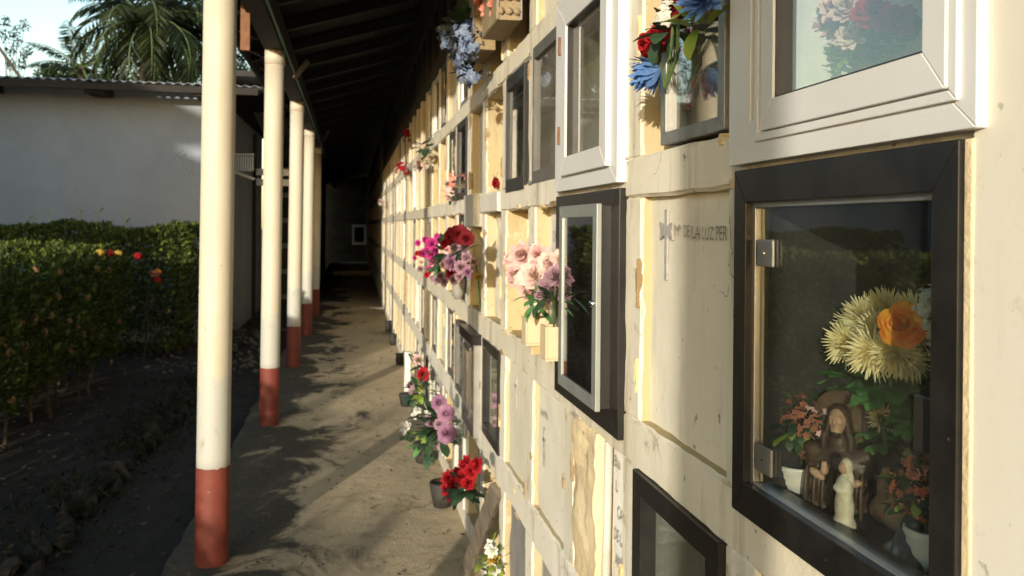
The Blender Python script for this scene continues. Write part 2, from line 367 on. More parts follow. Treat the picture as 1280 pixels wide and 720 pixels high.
# ------------------------------------------------------------ the setting: ground, bed, path
def sheet(name, x0, x1, y0, y1, nx, ny, zf, m, kind='structure'):
    xs = np.linspace(x0, x1, nx); ys = np.linspace(y0, y1, ny)
    mb = MB(); mb.v = [Vector((x, y, zf(x, y))) for y in ys for x in xs]
    mb.f = [(j*nx+i, j*nx+i+1, (j+1)*nx+i+1, (j+1)*nx+i) for j in range(ny-1) for i in range(nx-1)]
    return tag(mb.build(name, m, smooth=True), kind=kind)
MBg = MB(); MBg.add([(-300,-300,-.16),(300,-300,-.16),(300,400,-.16),(-300,400,-.16)], [(0,1,2,3)])
tag(MBg.build('ground', FARGROUND), kind='structure')
def nz(x, y, s, a, q=0): return noise.noise(Vector((x*s, y*s, q))) * a
sheet('gutter_soil', -1.75, -.80, -6, 18, 30, 300, lambda x, y: -.12 + nz(x,y,2,.03) + nz(x,y,9,.015,3), GROUND)
sheet('garden_bed', -7.5, -1.52, -8, 13.5, 70, 220, lambda x, y: -.03 - .05*max(0,(x+1.75)/.23) + nz(x,y,1.6,.04,5) + nz(x,y,8,.02,7), GROUND)
mb = MB(); xs = [-.84 + 1.46*i/28 for i in range(29)]; ys = [-4 + 40*j/500 for j in range(501)]
def pz(x, y): return nz(x,y,1.3,.006,1) + nz(x,y,7,.003,2)
def px_(x, y): return x + (nz(0,y,3,.03,9) + nz(0,y,11,.012,4) if x < -.83 else 0)
mb.v = [Vector((px_(x, y), y, pz(x, y))) for y in ys for x in xs] + [Vector((px_(-.84, y), y, -.2)) for y in ys]
mb.f = [(j*29+i, j*29+i+1, (j+1)*29+i+1, (j+1)*29+i) for j in range(500) for i in range(28)]
q = 29*501; mb.f += [(j*29, (j+1)*29, q+j+1, q+j) for j in range(500)]
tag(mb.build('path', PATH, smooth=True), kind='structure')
# litter of dead leaves and grit on the soil beside the path
def leafcloud(name, pts, dirs, size, m, tint, parent=None, ar=.45, fold=.25):
    n = len(pts); pts = np.asarray(pts); d = np.asarray(dirs); d = d / (np.linalg.norm(d, axis=1, keepdims=True) + 1e-9)
    r = rng.normal(size=(n, 3)); s = np.cross(d, r); s /= np.linalg.norm(s, axis=1, keepdims=True) + 1e-9; u = np.cross(s, d)
    L = (np.asarray(size) if hasattr(size, '__len__') else np.full(n, size))[:, None]
    a = pts - d*L*.5; b = pts + s*L*ar*.5 + u*L*fold*.4; c = pts + d*L*.5; e = pts - s*L*ar*.5 + u*L*fold*.4
    v = np.stack([a, b, c, e], 1).reshape(-1, 3); L0 = np.array(wloc(parent)); v = v - L0
    me = bpy.data.meshes.new(name); me.vertices.add(4*n); me.vertices.foreach_set('co', v.astype(np.float32).ravel())
    idx = (np.arange(n)[:, None]*4 + np.array([0,1,2,0,2,3])[None]).ravel()
    me.loops.add(6*n); me.loops.foreach_set('vertex_index', idx.astype(np.int32))
    me.polygons.add(2*n); me.polygons.foreach_set('loop_start', (np.arange(2*n)*3).astype(np.int32))
    me.update(calc_edges=True)
    at = me.attributes.new('tint', 'FLOAT', 'FACE'); at.data.foreach_set('value', np.repeat(np.asarray(tint, dtype=np.float32), 2))
    me.materials.append(m); o = bpy.data.objects.new(name, me); col.objects.link(o); W[o.as_pointer()] = Vector(L0)
    if parent: o.parent = parent
    return o
LITTER = M_leaf('leaf_litter_brown', (.028,.022,.013), (.085,.07,.045), True, .1, .8)
n = 5200; px = rng.uniform(-4.5, -.86, n); py = rng.uniform(2.5, 15, n)
pz_ = np.where(px < -1.6, .0, -.085) + rng.uniform(-.02, .02, n)
tag(leafcloud('leaf_litter', np.stack([px, py, pz_], 1), np.stack([rng.normal(size=n), rng.normal(size=n), rng.normal(size=n)*.25], 1), rng.uniform(.015, .05, n), LITTER, rng.random(n)), 'dead leaves strewn over the soil beside the path', 'leaf litter', kind='stuff')
n = 520; px = rng.uniform(-.8, .58, n); py = rng.uniform(3.2, 16, n)
tag(leafcloud('path_debris', np.stack([px, py, np.full(n, .012)], 1), np.stack([rng.normal(size=n), rng.normal(size=n), rng.normal(size=n)*.2], 1), rng.uniform(.008, .032, n), LITTER, rng.random(n)), 'specks of dry leaf and grit lying on the concrete path', 'litter', kind='stuff')
# pale rubble where the hedge ends
GRIT = M_plain('pale_rubble', (.15,.135,.10), (.08,.07,.055), 14, .9, 0, 40, .4, objvar=.3)
mb = MB()
for i in range(420):
    x = random.uniform(-3.4, -1.0); y = random.uniform(9.6, 13.6); r = random.uniform(.012, .045)
    mb.ball((x, y, -.06 + r*.4), (r*random.uniform(.7,1.5), r*random.uniform(.7,1.5), r*.6), 5, 3, Euler((random.random(), random.random(), random.random()*3)).to_matrix())
tag(mb.build('gravel', GRIT), 'pale gravel scattered past the hedge end', 'gravel', kind='stuff')
n = 5200; px = rng.normal(-1.60, .16, n); py = rng.uniform(2.4, 9.4, n); cl = np.array([noise.noise(Vector((0, a*2.3, 3))) for a in py]); k_ = cl > -.1; px, py = px[k_], py[k_]; n = len(px)
WEED = M_leaf('weed_leaf', (.010,.016,.006), (.035,.042,.014), True, .2, .7)
tag(leafcloud('weeds', np.stack([px, py, rng.uniform(-.10, .06, n)], 1), np.stack([rng.normal(size=n)*.6, rng.normal(size=n)*.6, rng.uniform(.1, 1.3, n)], 1), rng.uniform(.02, .075, n), WEED, rng.random(n), ar=.25), 'low dark weeds growing over the stone edging', 'weeds', kind='stuff')
# stones edging the bed, each one its own piece
edging = thing('stone_edging', (-1.53, 6, -.1), 'row of tilted brown stones edging the dark garden bed', 'stone edging')
smesh = []
for k in range(7):
    b = MB(); b.ball((0,0,0), (.05, .085, .11), 7, 5); 
    for p in b.v: p += noise.noise_vector(p*14 + Vector((k*7,0,0))) * .035
    me = b.mesh('stone'); me.materials.append(STONE); smesh.append(me)
y = 2.6
while y < 9.3:
    s = random.uniform(.35, .95)
    place('stone', random.choice(smesh), edging, (-1.53 + random.uniform(-.11,.09), y, -.07 + random.uniform(-.02,.035)),
          (random.uniform(-.9,.9), random.uniform(-.7,.7), random.uniform(-1.5,1.5)), (s, s*random.uniform(.7,1.2), s*random.uniform(.7,1.2)))
    y += random.uniform(.05, .12)

# ------------------------------------------------------------ niche wall
WX = .6
ZB = [.10, .665, 1.19, 1.755, 2.28, 2.83]; ZT = [.545, 1.085, 1.665, 2.19, 2.72, 3.25]
PITCH = .521; Y0 = .685; PW = .055; NCELL = 31
def cell(k): return Y0 + PITCH*k + PW, Y0 + PITCH*(k+1) - PW
wall = thing('niche_wall', (WX + .2, 0, 0), 'long cream plastered burial niche wall with rows of square niches', 'niche wall')
YEND = Y0 + PITCH*NCELL
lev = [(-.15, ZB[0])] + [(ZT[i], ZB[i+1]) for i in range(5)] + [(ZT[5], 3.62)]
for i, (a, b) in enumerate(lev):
    LM = CREAM if i < 5 else SHADECEM  # top ledges take the cement with roof shade in its colour
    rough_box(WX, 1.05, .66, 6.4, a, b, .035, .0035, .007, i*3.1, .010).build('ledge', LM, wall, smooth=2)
    rough_box(WX, 1.05, 6.4, YEND + .06, a, b, .12, .003, .007, i*5.7).build('ledge', LM, wall, smooth=2)
pm = {}
for i in range(6):
    for v in range(5):
        me = rough_box(0, .45, -PW, PW, ZB[i] - .004, ZT[i] + .004, .03, .0035, .006, i*7 + v*13., .010).mesh('pier', smooth=2); me.materials.append(CREAM if i < 5 else SHADECEM); pm[i, v] = me
    for k in range(1, NCELL + 1):
        place('pier', pm[i, (k*2 + i) % 5], wall, (WX + .003, Y0 + PITCH*k, 0))
MB().box(1.03, 1.6, -3.9, YEND, -.15, 3.7).build('core', CREAM, wall)
rough_box(WX - .010, 1.05, -.62, .7085, -.15, 3.62, .05, .0012, .008, 77.).build('pillar', PILLAR, wall, smooth=2)
rough_box(WX, 1.05, -3.9, -.62, -.15, 3.62, .2, .004, .01, 78.).build('near_wall_face', CREAM, wall, smooth=2)
# far dark end of the wall, past the lit part
mb = MB()
for i, (a, b) in enumerate(lev): mb.box(WX, 1.05, YEND + .07, 34, a, b)
k = YEND + .3
while k < 34:
    for i in range(6): mb.box(WX + .004, 1.05, k, k + .11, ZB[i] - .002, ZT[i] + .002)
    k += .521
mb.box(WX + .25, 1.6, YEND + .07, 34, -.15, 3.62)
tag(mb.build('far_wall_grid', GREYCEM, wall), kind='stuff')

def panel(i, k, depth, m, name='niche_panel', amp=.004, jag=0., yy=None, zz=None, c=.04):
    a, b = yy or cell(k); z0, z1 = zz or (ZB[i], ZT[i])
    if k < 8: return rough_box(WX + depth, 1.04, a - .004, b + .004, z0 - .004, z1 + .004, c, amp, .004, k*3.7 + i*11, jag).build(name, m, wall, smooth=2)
    return MB().box(WX + depth, 1.04, a - .004, b + .004, z0 - .004, z1 + .004).build(name, m, wall)

def text(s, name, m, parent, y_left, z_base, size, x, xs=1., shear=0., spacing=1.):
    cu = bpy.data.curves.new(name, 'FONT'); cu.body = s; cu.size = 1; cu.extrude = 0; cu.space_character = spacing; cu.shear = shear
    o = bpy.data.objects.new(name, cu); col.objects.link(o)
    bpy.context.view_layer.update()
    me = bpy.data.meshes.new_from_object(o.evaluated_get(bpy.context.evaluated_depsgraph_get()))
    bpy.data.objects.remove(o); bpy.data.curves.remove(cu)
    L = wloc(parent)
    for v in me.vertices:
        v.co = Vector((x, y_left - v.co.x*size*xs, z_base + v.co.y*size)) - L
    me.materials.clear(); me.materials.append(m)
    o = bpy.data.objects.new(name, me); col.objects.link(o); W[o.as_pointer()] = L; o.parent = parent
    return o

def window(name, label, cat, y0, y1, z0, z1, x, thick, by, bz, fm, gm=GLASS, inset=.012, lining=LINING, ldepth=.34, group=None, bevel=.0011, ly=None):
    r = thing(name, (x + thick, (y0+y1)/2, z0), label, cat, group)
    MB().ring(y0, y1, z0, z1, by, bz, x, x + thick).build('frame', fm, r, bevel=bevel)
    MB().box(x + inset, x + inset + .004, y0 + by*.9, y1 - by*.9, z0 + bz*.9, z1 - bz*.9).build('pane', gm, r)
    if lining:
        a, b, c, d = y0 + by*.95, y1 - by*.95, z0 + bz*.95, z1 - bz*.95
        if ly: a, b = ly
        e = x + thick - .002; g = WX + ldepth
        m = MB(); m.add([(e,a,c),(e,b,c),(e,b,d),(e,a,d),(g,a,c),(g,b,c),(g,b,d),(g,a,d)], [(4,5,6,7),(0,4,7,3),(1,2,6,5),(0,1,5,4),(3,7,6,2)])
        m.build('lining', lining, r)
    return r

# ---- flower heads -------------------------------------------------
UP = Vector((0, 0, 1))
def rdir(n, spread):
    d = Vector(n) + Vector((random.gauss(0,1), random.gauss(0,1), random.gauss(0,1))) * spread
    return d.normalized()
def chrys(mb, c, n, r, count=110, w=.12, seg=3, maxth=105):
    c = Vector(c); n = Vector(n).normalized(); a = n.orthogonal().normalized(); b = n.cross(a)
    for i in range(count):
        t = i / count; th = R(8 + (maxth - 8)*t); ph = i*2.39996 + random.uniform(-.1,.1)
        d = n*math.cos(th) + (a*math.cos(ph) + b*math.sin(ph))*math.sin(th)
        mb.petal(c + d*r*.12, d, n, r*random.uniform(.75, 1.0), r*w*random.uniform(.8,1.2), random.uniform(.2,.7), seg, .25)
def rose(mb, c, n, r, layers=5):
    c = Vector(c); n = Vector(n).normalized(); a = n.orthogonal().normalized(); b = n.cross(a)
    for j in range(layers):
        f = (j + 1)/layers; cnt = 3 + j; rr = r*(.10 + .58*f); hh = r*(1.05 - .55*f)
        for q in range(cnt):
            ph0 = 2*math.pi*(q + .5*(j % 2))/cnt + random.uniform(-.2,.2); sp = 2*math.pi/cnt*.72; n0 = len(mb.v)
            for v in range(5):
                vv = v/4
                for u in range(5):
                    uu = (u - 2)/2; ph = ph0 + uu*sp; out = rr*(.25 + .75*vv**.6) + (r*.42*f*vv**3)*(1 - .35*uu*uu)
                    hgt = hh*vv*(1 - .22*uu*uu) - r*.35*f*vv**4 + random.uniform(-.02,.02)*r
                    mb.v.append(c + (a*math.cos(ph) + b*math.sin(ph))*out*(1 - .06*abs(uu)) + n*(hgt - r*.45))
            mb.f += [(n0+v*5+u, n0+v*5+u+1, n0+v*5+u+6, n0+v*5+u+5) for v in range(4) for u in range(4)]
def peony(mb, c, n, r, count=46):
    c = Vector(c); n = Vector(n).normalized(); a = n.orthogonal().normalized(); b = n.cross(a)
    for i in range(count):
        t = i/count; th = R(10 + 95*t); ph = i*2.39996
        d = n*math.cos(th) + (a*math.cos(ph) + b*math.sin(ph))*math.sin(th)
        mb.petal(c, rdir(d, .12), n, r*random.uniform(.8,1.05), r*.5, random.uniform(.1,.9), 4, random.uniform(.1,.35))
def blossom(mb, c, n, r, k=5):
    c = Vector(c); n = Vector(n).normalized(); a = n.orthogonal().normalized(); b = n.cross(a); o = random.random()*6
    for i in range(k):
        ph = o + 2*math.pi*i/k; d = (a*math.cos(ph) + b*math.sin(ph) + n*.35)
        mb.petal(c, d, n, r, r*.75, -.3, 2, .12)
    mb.ball(c + n*r*.1, r*.2, 5, 4)
def leafs(mb, c, d, ln, w=.4, lobes=0):
    d = Vector(d).normalized(); mb.petal(c, d, UP if abs(d.z) < .9 else Vector((-1,0,0)), ln, ln*w, random.uniform(-.7,.1), 4, .12)
    if lobes:
        s = d.cross(UP); s = s.normalized() if s.length > .01 else Vector((0,1,0))
        for q in (-1, 1):
            mb.petal(Vector(c) + d*ln*.3, d*.7 + s*q, UP, ln*.55, ln*w*.6, -.2, 3, .1)
            mb.petal(Vector(c) + d*ln*.55, d + s*q*.7, UP, ln*.42, ln*w*.5, -.2, 3, .1)
KF = dict(chrys=chrys, rose=rose, peony=peony, blossom=blossom)
def flower(parent, typ, c, n, r, pm_, **kw):
    mb = MB(); KF[typ](mb, c, n, r, **kw); return mb.build('flower' if typ != 'rose' else 'rose', PET[pm_], parent, smooth=(typ == 'rose'))
def cluster(parent, name, c, rad, cnt, r, pm_, out=Vector((-.6,-.5,.4))):
    mb = MB()
    for _ in range(cnt):
        d = rdir(out, .75); q = Vector(c) + Vector((d.x*rad[0], d.y*rad[1], d.z*rad[2]))*random.uniform(.6,1); blossom(mb, q, d, r*random.uniform(.8,1.2)); mb.tube([Vector(c), q], r*.07, 3)
    return mb.build(name, PET[pm_], parent)
def foliage(parent, c, rad, cnt, ln, m=LEAFG, out=Vector((-.5,-.4,.3)), w=.4, lobes=0, spread=.8, name='foliage'):
    mb = MB()
    for _ in range(cnt):
        d = rdir(out, spread); leafs(mb, Vector(c) + Vector((d.x*rad[0], d.y*rad[1], d.z*rad[2]))*random.uniform(.2,.9), rdir(d, .35), ln*random.uniform(.7,1.2), w, lobes)
    return mb.build(name, m, parent)
def stems(parent, base, tops, r=.003, m=STEMG):
    mb = MB()
    for tp in tops:
        mid = (Vector(base) + Vector(tp))/2 + Vector((random.uniform(-.01,.01), random.uniform(-.01,.01), 0)); mb.tube([base, mid, tp], r, 5)
    return mb.build('stem', m, parent)
FR = Vector((-.62, -.72, .25))     # towards the walkway and the light

# ============================================================ cell contents, near to far
# ---- row 2, first cell: black framed niche window with figurines and flowers
bw = thing('niche_window', (WX, .98, 1.155), 'large black framed niche window holding cream flowers and small statues', 'niche window')
MB().ring(.711, 1.194, 1.168, 1.690, .038, .050, WX - .018, WX + .03).build('frame', BLACKTILE, bw, bevel=.0011)
MB().ring(.742, 1.160, 1.208, 1.644, .012, .012, WX - .006, WX + .006).build('inner_frame', ALU, bw, bevel=.001)
MB().box(WX - .001, WX + .002, .752, 1.150, 1.216, 1.636).build('pane', GLASS, bw)
e, g, a, b, c_, d_ = WX + .005, WX + .40, .715, 1.138, 1.198, 1.655
m = MB(); m.add([(e,a,c_),(e,b,c_),(e,b,d_),(e,a,d_),(g,a,c_),(g,b,c_),(g,b,d_),(g,a,d_)], [(4,5,6,7),(0,4,7,3),(1,2,6,5),(0,1,5,4),(3,7,6,2)])
m.build('lining', LINING, bw)
for zc, mm in ((1.565, CLAYBOX), (1.262, DARKFRAME)):
    cl = MB().box(WX - .0065, WX - .0015, 1.095, 1.142, zc - .020, zc + .020).build('glass_clip', TIN if zc > 1.4 else DARKFRAME, bw, bevel=.002)
    MB().lathe([(.006,0),(.006,.004)], (WX, 0, 0), 10); MB().ball((WX - .0065, 1.12, zc), (.002,.003,.003), 8, 5).build('screw', CHROME, cl)
lt = MB().box(WX - .0065, WX - .0015, .758, .79, 1.365, 1.425).build('lock_plate', BLACKP, bw, bevel=.002)
MB().lathe([(.013,0),(.013,.01),(.010,.018),(.016,.026),(.014,.034),(.002,.036)], (0,0,0), 16).build('lock_knob', CHROME, lt, smooth=True, loc=(WX, .811, 1.385))
bpy.data.objects[-1] if False else None
kn = [o for o in lt.children][0]; kn.rotation_euler = (0, R(-90), 0); kn.location = Vector((WX - .0065, .792, 1.405)) - wloc(lt)

FZ = 1.200
def N(px, py, X): return onx(px, py, X)
# chrysanthemum bouquet with the orange rose
bq = thing('bouquet', (.73, 1.03, FZ), 'cream chrysanthemum bouquet with one orange rose behind the black framed glass', 'bouquet')
for (px, py, X, r_) in ((1060,428,.705,.038),(1082,398,.72,.036),(1108,388,.735,.034),(1092,440,.69,.04),(1120,440,.70,.038),(1146,418,.725,.036),(1070,408,.74,.036),(1140,448,.72,.034),(1100,415,.715,.036),(1142,392,.745,.032)):
    flower(bq, 'chrys', N(px, py, X), rdir(Vector((-.65,-.65,.15)) + Vector((0, (1098 - px)*-.010, (420 - py)*.012)), .08), r_, 'cream', count=170, w=.075)
flower(bq, 'rose', N(1126,404,.665), Vector((-.75,-.6,.3)), .029, 'orange', layers=4)
cluster(bq, 'white_sprig', N(1162,398,.70), (.025,.025,.05), 90, .0045, 'white')
for (px, py) in ((1040,495),(1103,523)): flower(bq, 'chrys', N(px, py, .725), FR, .022, 'cream', count=90, w=.12)
for (px, py, X, cn) in ((1050,470,.745,8),(1075,478,.745,8),(1118,485,.745,7),(1060,468,.77,10),(1092,488,.79,12),(1125,545,.75,8),(1042,478,.78,8),(1130,500,.77,9),(1105,478,.79,12),(1100,505,.78,8)):
    foliage(bq, N(px, py, X), (.03,.03,.035), cn, .055, LEAFG, FR, .5, 1)
stems(bq, (.75,1.03,FZ+.01), [N(1090,440,.74), N(1110,430,.73), N(1100,520,.71), N(1040,500,.71)], .004)
MB().lathe([(.028,0),(.032,.05),(.036,.10),(.033,.105)], (.76,1.03,FZ+.001), 18).build('vase', DARKPOT, bq, smooth=True)
# statues: one continuous body from blended lumps
def figure(root, name, lumps, m, vox=.004, smooth=4, turn=0.):
    mb = MB()
    for (c, r, rot) in lumps: mb.ball(c, r, 14, 9, Euler(rot).to_matrix() if rot else None)
    if turn:
        L0 = wloc(root); rt = Matrix.Rotation(turn, 3, 'Z'); mb.v = [L0 + rt @ (p - L0) for p in mb.v]
    o = mb.build(name, m, root, smooth=True)
    rm = o.modifiers.new('remesh', 'REMESH'); rm.mode = 'VOXEL'; rm.voxel_size = vox; rm.use_smooth_shade = True
    s = o.modifiers.new('smooth', 'SMOOTH'); s.iterations = smooth; s.factor = .5
    return o
def statue_bust(base, s, label, T):
    r = thing('statue_bust', base, label, 'statue'); B = Vector(base)
    def P(x, y, z): return B + Vector((x, y, z))*s
    def E(x, y, z, a, b, c, rot=None): return (P(x, y, z), Vector((a, b, c))*s, rot)
    robe = [E(.02,0,.05,.24,.32,.06), E(.03,0,.22,.19,.32,.22), E(.04,0,.45,.17,.36,.18), E(.04,.20,.53,.12,.18,.10,(.35,0,0)), E(.04,-.20,.53,.12,.18,.10,(-.35,0,0)), E(.02,0,.66,.09,.10,.12)]
    for k in range(7): robe.append(E(-.12 - .05*math.cos((k-3)*.4), -.27 + .09*k, .20, .055, .026, .25, (0, .12, 0)))
    figure(r, 'robe', robe, BRONZE, .0024, 2, T)
    figure(r, 'hand', [E(-.20,.07,.42,.05,.045,.05), E(-.17,.15,.36,.045,.10,.045,(.5,0,0)), E(-.22,.05,.47,.016,.016,.06), E(-.215,.085,.475,.016,.016,.06), E(-.20,-.10,.34,.05,.05,.045), E(-.15,-.18,.32,.045,.11,.045,(-.3,0,0))], SKIN, .0022, 2, T)
    h = .90
    figure(r, 'head', [E(-.02,0,h,.105,.092,.13), E(-.055,0,h-.09,.065,.062,.06), E(-.128,0,h-.005,.022,.017,.045,(0,.2,0)), E(-.112,.035,h+.042,.02,.03,.012), E(-.112,-.035,h+.042,.02,.03,.012), E(-.112,0,h-.062,.016,.03,.008), E(-.09,.045,h-.01,.03,.025,.03), E(-.09,-.045,h-.01,.03,.025,.03)], SKIN, .0016, 1, T)
    figure(r, 'hair', [E(.03,0,h+.045,.12,.118,.115), E(.02,.10,h-.10,.075,.042,.20,(.12,0,0)), E(.02,-.10,h-.10,.075,.042,.20,(-.12,0,0)), E(.07,0,h-.12,.075,.11,.22), E(-.02,.135,h-.24,.06,.045,.12), E(-.02,-.135,h-.24,.06,.045,.12), E(-.075,0,h-.125,.045,.05,.055)], HAIR, .0022, 2, T)
    mb = MB(); n = 32; rt = Matrix.Rotation(T, 3, 'Z'); c = P(.10, 0, h + .01)
    g = lambda an, rr, x: B + rt @ (c + Vector((x, math.cos(an)*rr, math.sin(an)*rr))*s - B)
    for k in range(n):
        a = 2*math.pi*k/n; q = 2*math.pi*(k+1)/n
        for (ri, ro, x0, x1) in ((.02,.25,.0,.02), (.25,.28,-.015,.025)):
            mb.add([g(a,ri,x0), g(a,ro,x0), g(q,ro,x0), g(q,ri,x0), g(a,ri,x1), g(a,ro,x1), g(q,ro,x1), g(q,ri,x1)], [(0,1,2,3),(7,6,5,4),(1,5,6,2),(0,3,7,4)])
    mb.build('halo', BRONZE, r)
    return r
HAIR = M_plain('dark_painted_hair', (.035,.02,.012), (.06,.036,.02), 60, .5, 0, 120, .4)
statue_bust((.688, 1.075, FZ), .142, 'brown plaster bust with a round halo behind the black framed glass', R(40))
w0 = Vector((.652, .985, FZ))
r = thing('figurine', (w0.x, w0.y, FZ), 'small ivory robed standing figurine in front of the haloed bust', 'figurine'); s = .10; B = Vector((w0.x - .012, w0.y, FZ))
figure(r, 'robe', [(B+Vector((0,0,.12))*s, Vector((.15,.17,.16))*s, None), (B+Vector((0,0,.36))*s, Vector((.12,.15,.28))*s, None), (B+Vector((0,0,.62))*s, Vector((.10,.15,.16))*s, None), (B+Vector((-.08,.05,.6))*s, Vector((.08,.05,.05))*s, (0,0,.6)), (B+Vector((-.08,-.05,.58))*s, Vector((.08,.05,.05))*s, (0,0,-.6)), (B+Vector((0,0,.76))*s, Vector((.05,.05,.06))*s, None)], IVORY, .0025)
figure(r, 'head', [(B+Vector((-.01,0,.87))*s, Vector((.075,.07,.09))*s, None), (B+Vector((-.08,0,.86))*s, Vector((.02,.015,.025))*s, None)], SKIN, .002)
figure(r, 'veil', [(B+Vector((.03,0,.89))*s, Vector((.085,.095,.115))*s, None), (B+Vector((.05,0,.70))*s, Vector((.06,.13,.16))*s, None)], IVORY, .0025)
MB().lathe([(.018,0),(.018,.006),(.014,.009)], (w0.x - .012, w0.y, FZ + .0005), 14).build('base', BRONZE, r)
k0 = Vector((.70, .985, FZ)); r = thing('kneeling_figurines', (k0.x + .01, k0.y, FZ), 'tan and red kneeling figurine group beside the haloed bust', 'figurine'); s = .115; B = Vector((k0.x + .025, k0.y, FZ))
figure(r, 'seated_figure', [(B+Vector((0,-.05,.12))*s, Vector((.25,.30,.14))*s, None), (B+Vector((.04,-.12,.42))*s, Vector((.17,.19,.30))*s, (.15,0,0)), (B+Vector((.02,-.14,.66))*s, Vector((.14,.20,.12))*s, None), (B+Vector((0,-.12,.84))*s, Vector((.10,.10,.12))*s, None), (B+Vector((.05,-.13,.86))*s, Vector((.12,.13,.15))*s, None), (B+Vector((-.12,-.02,.46))*s, Vector((.10,.16,.07))*s, (0,0,.5)), (B+Vector((-.10,.08,.2))*s, Vector((.16,.12,.14))*s, None)], TANST, .004)
figure(r, 'child_figure', [(B+Vector((-.06,.28,.14))*s, Vector((.14,.16,.16))*s, None), (B+Vector((-.04,.26,.38))*s, Vector((.09,.11,.2))*s, (-.2,0,0)), (B+Vector((-.05,.22,.60))*s, Vector((.07,.07,.085))*s, None), (B+Vector((-.1,.15,.40))*s, Vector((.05,.12,.04))*s, (.3,0,0))], TANST, .004)
k1 = Vector((.640, .895, FZ)); r = thing('draped_figurine', (k1.x + .01, k1.y, FZ), 'low blue black draped figure at the front of the black framed niche', 'figurine'); B = Vector((k1.x + .012, k1.y - .01, FZ)); s = .085
figure(r, 'drapery', [(B+Vector((.05,0,.10))*s, Vector((.28,.42,.13))*s, None), (B+Vector((.10,-.05,.30))*s, Vector((.2,.26,.26))*s, None), (B+Vector((-.1,.14,.15))*s, Vector((.12,.07,.17))*s, (.4,0,0)), (B+Vector((-.1,-.05,.16))*s, Vector((.12,.06,.19))*s, (.2,0,0)), (B+Vector((-.1,-.24,.13))*s, Vector((.12,.07,.15))*s, None), (B+Vector((.12,-.1,.55))*s, Vector((.12,.12,.14))*s, None)], BLUEBLK, .0035)
# two potted bushes
def potted(px, py, z, pr, ph, bpx, bpy, rad, n1, mats, label, X=None):
    p = onz(px, py, z); p = Vector((max(p.x, WX + .033 + pr), p.y, z))
    r = thing('potted_plant', p, label, 'potted plant')
    prof = [(pr*.55,0)]; 
    for i in range(9): prof.append((pr*(.62 + .38*(i/8)**.8) + (.0016 if i % 2 else 0), ph*(.08 + .9*i/8)))
    prof += [(pr*.9, ph), (pr*.85, ph*.8)]
    MB().lathe(prof, p, 22).build('pot', WHITEPOT, r, smooth=True)
    c = onx(bpx, bpy, p.x); foliage(r, c, rad, 90, .022, LEAFD, Vector((-.3,-.3,.3)), .5, 0, 1.2); foliage(r, c, rad, 30, .02, LEAFY, Vector((-.4,-.4,.2)), .5, 0, 1.0)
    for mm, q in mats: cluster(r, 'blossoms', c, rad, q, .0062, mm, Vector((-.4,-.4,.2)))
    stems(r, p + Vector((0,0,ph*.8)), [c + Vector((random.uniform(-.015,.015), random.uniform(-.02,.02), .01)) for _ in range(5)], .002)
potted(995, 616, FZ, .034, .045, 1003, 532, (.045,.05,.055), 60, [('rust', 60), ('pink', 14)], 'white ribbed pot of small reddish blossoms left of the haloed bust')
potted(1163, 712, FZ, .03, .05, 1150, 610, (.035,.04,.055), 60, [('coral', 60), ('salmon', 20)], 'white pot of coral blossoms at the near corner of the black framed niche')

# ---- row 3, first cell: white framed window
ww = thing('niche_window', (WX, .98, 1.70), 'large white framed niche window with pink and red flowers behind the glass', 'niche window')
MB().ring(.683, 1.206, 1.698, 2.245, .07, .062, WX - .022, WX + .03).build('frame', WHITEP, ww, bevel=.0011)
cs = MB().ring(.716, 1.090, 1.740, 2.20, .034, .042, WX - .030, WX + .01).build('casement', WHITEP, ww, bevel=.0011)
MB().ring(.704, 1.115, 1.727, 2.212, .011, .011, WX - .027, WX - .012).build('bead', WHITEP, cs, bevel=.0011)
MB().ring(.748, 1.058, 1.780, 2.160, .005, .005, WX - .026, WX + .004).build('gasket', BLACKP, cs)
MB().box(WX - .014, WX - .010, .750, 1.056, 1.782, 2.158).build('pane', GLASS, ww)
e, g, a, b, c_, d_ = WX + .031, WX + .42, .715, 1.138, 1.757, 2.188
m = MB(); m.add([(e,a,c_),(e,b,c_),(e,b,d_),(e,a,d_),(g,a,c_),(g,b,c_),(g,b,d_),(g,a,d_)], [(4,5,6,7),(0,4,7,3),(1,2,6,5),(0,1,5,4),(3,7,6,2)])
m.build('lining', GREYPANEL, ww)
bq = thing('bouquet', (.72, 1.0, 1.762), 'pink and red bouquet with yellow green leaves behind the white framed glass', 'bouquet')
for (px, py, r_, mm) in ((1022,42,.034,'pink'),(1090,18,.032,'red'),(1122,30,.03,'red'),(1060,12,.03,'palepink'),(1045,10,.03,'pink'),(1062,48,.024,'palepink')):
    flower(bq, 'peony', onx(px, py, .70), FR, r_, mm, count=30)
for (px, py, mm) in ((1000,100,LEAFG),(1030,95,LEAFY),(1060,75,LEAFY),(1075,55,LEAFY),(1100,70,LEAFG),(1125,60,LEAFY),(1020,80,LEAFG),(1050,98,LEAFY)):
    foliage(bq, onx(px, py + 8, .735), (.035,.035,.03), 7, .042, mm, FR, .45, 1)
MB().lathe([(.03,0),(.035,.03),(.03,.05)], (.74, 1.02, 1.762), 18).build('vase', DARKPOT, bq, smooth=True)

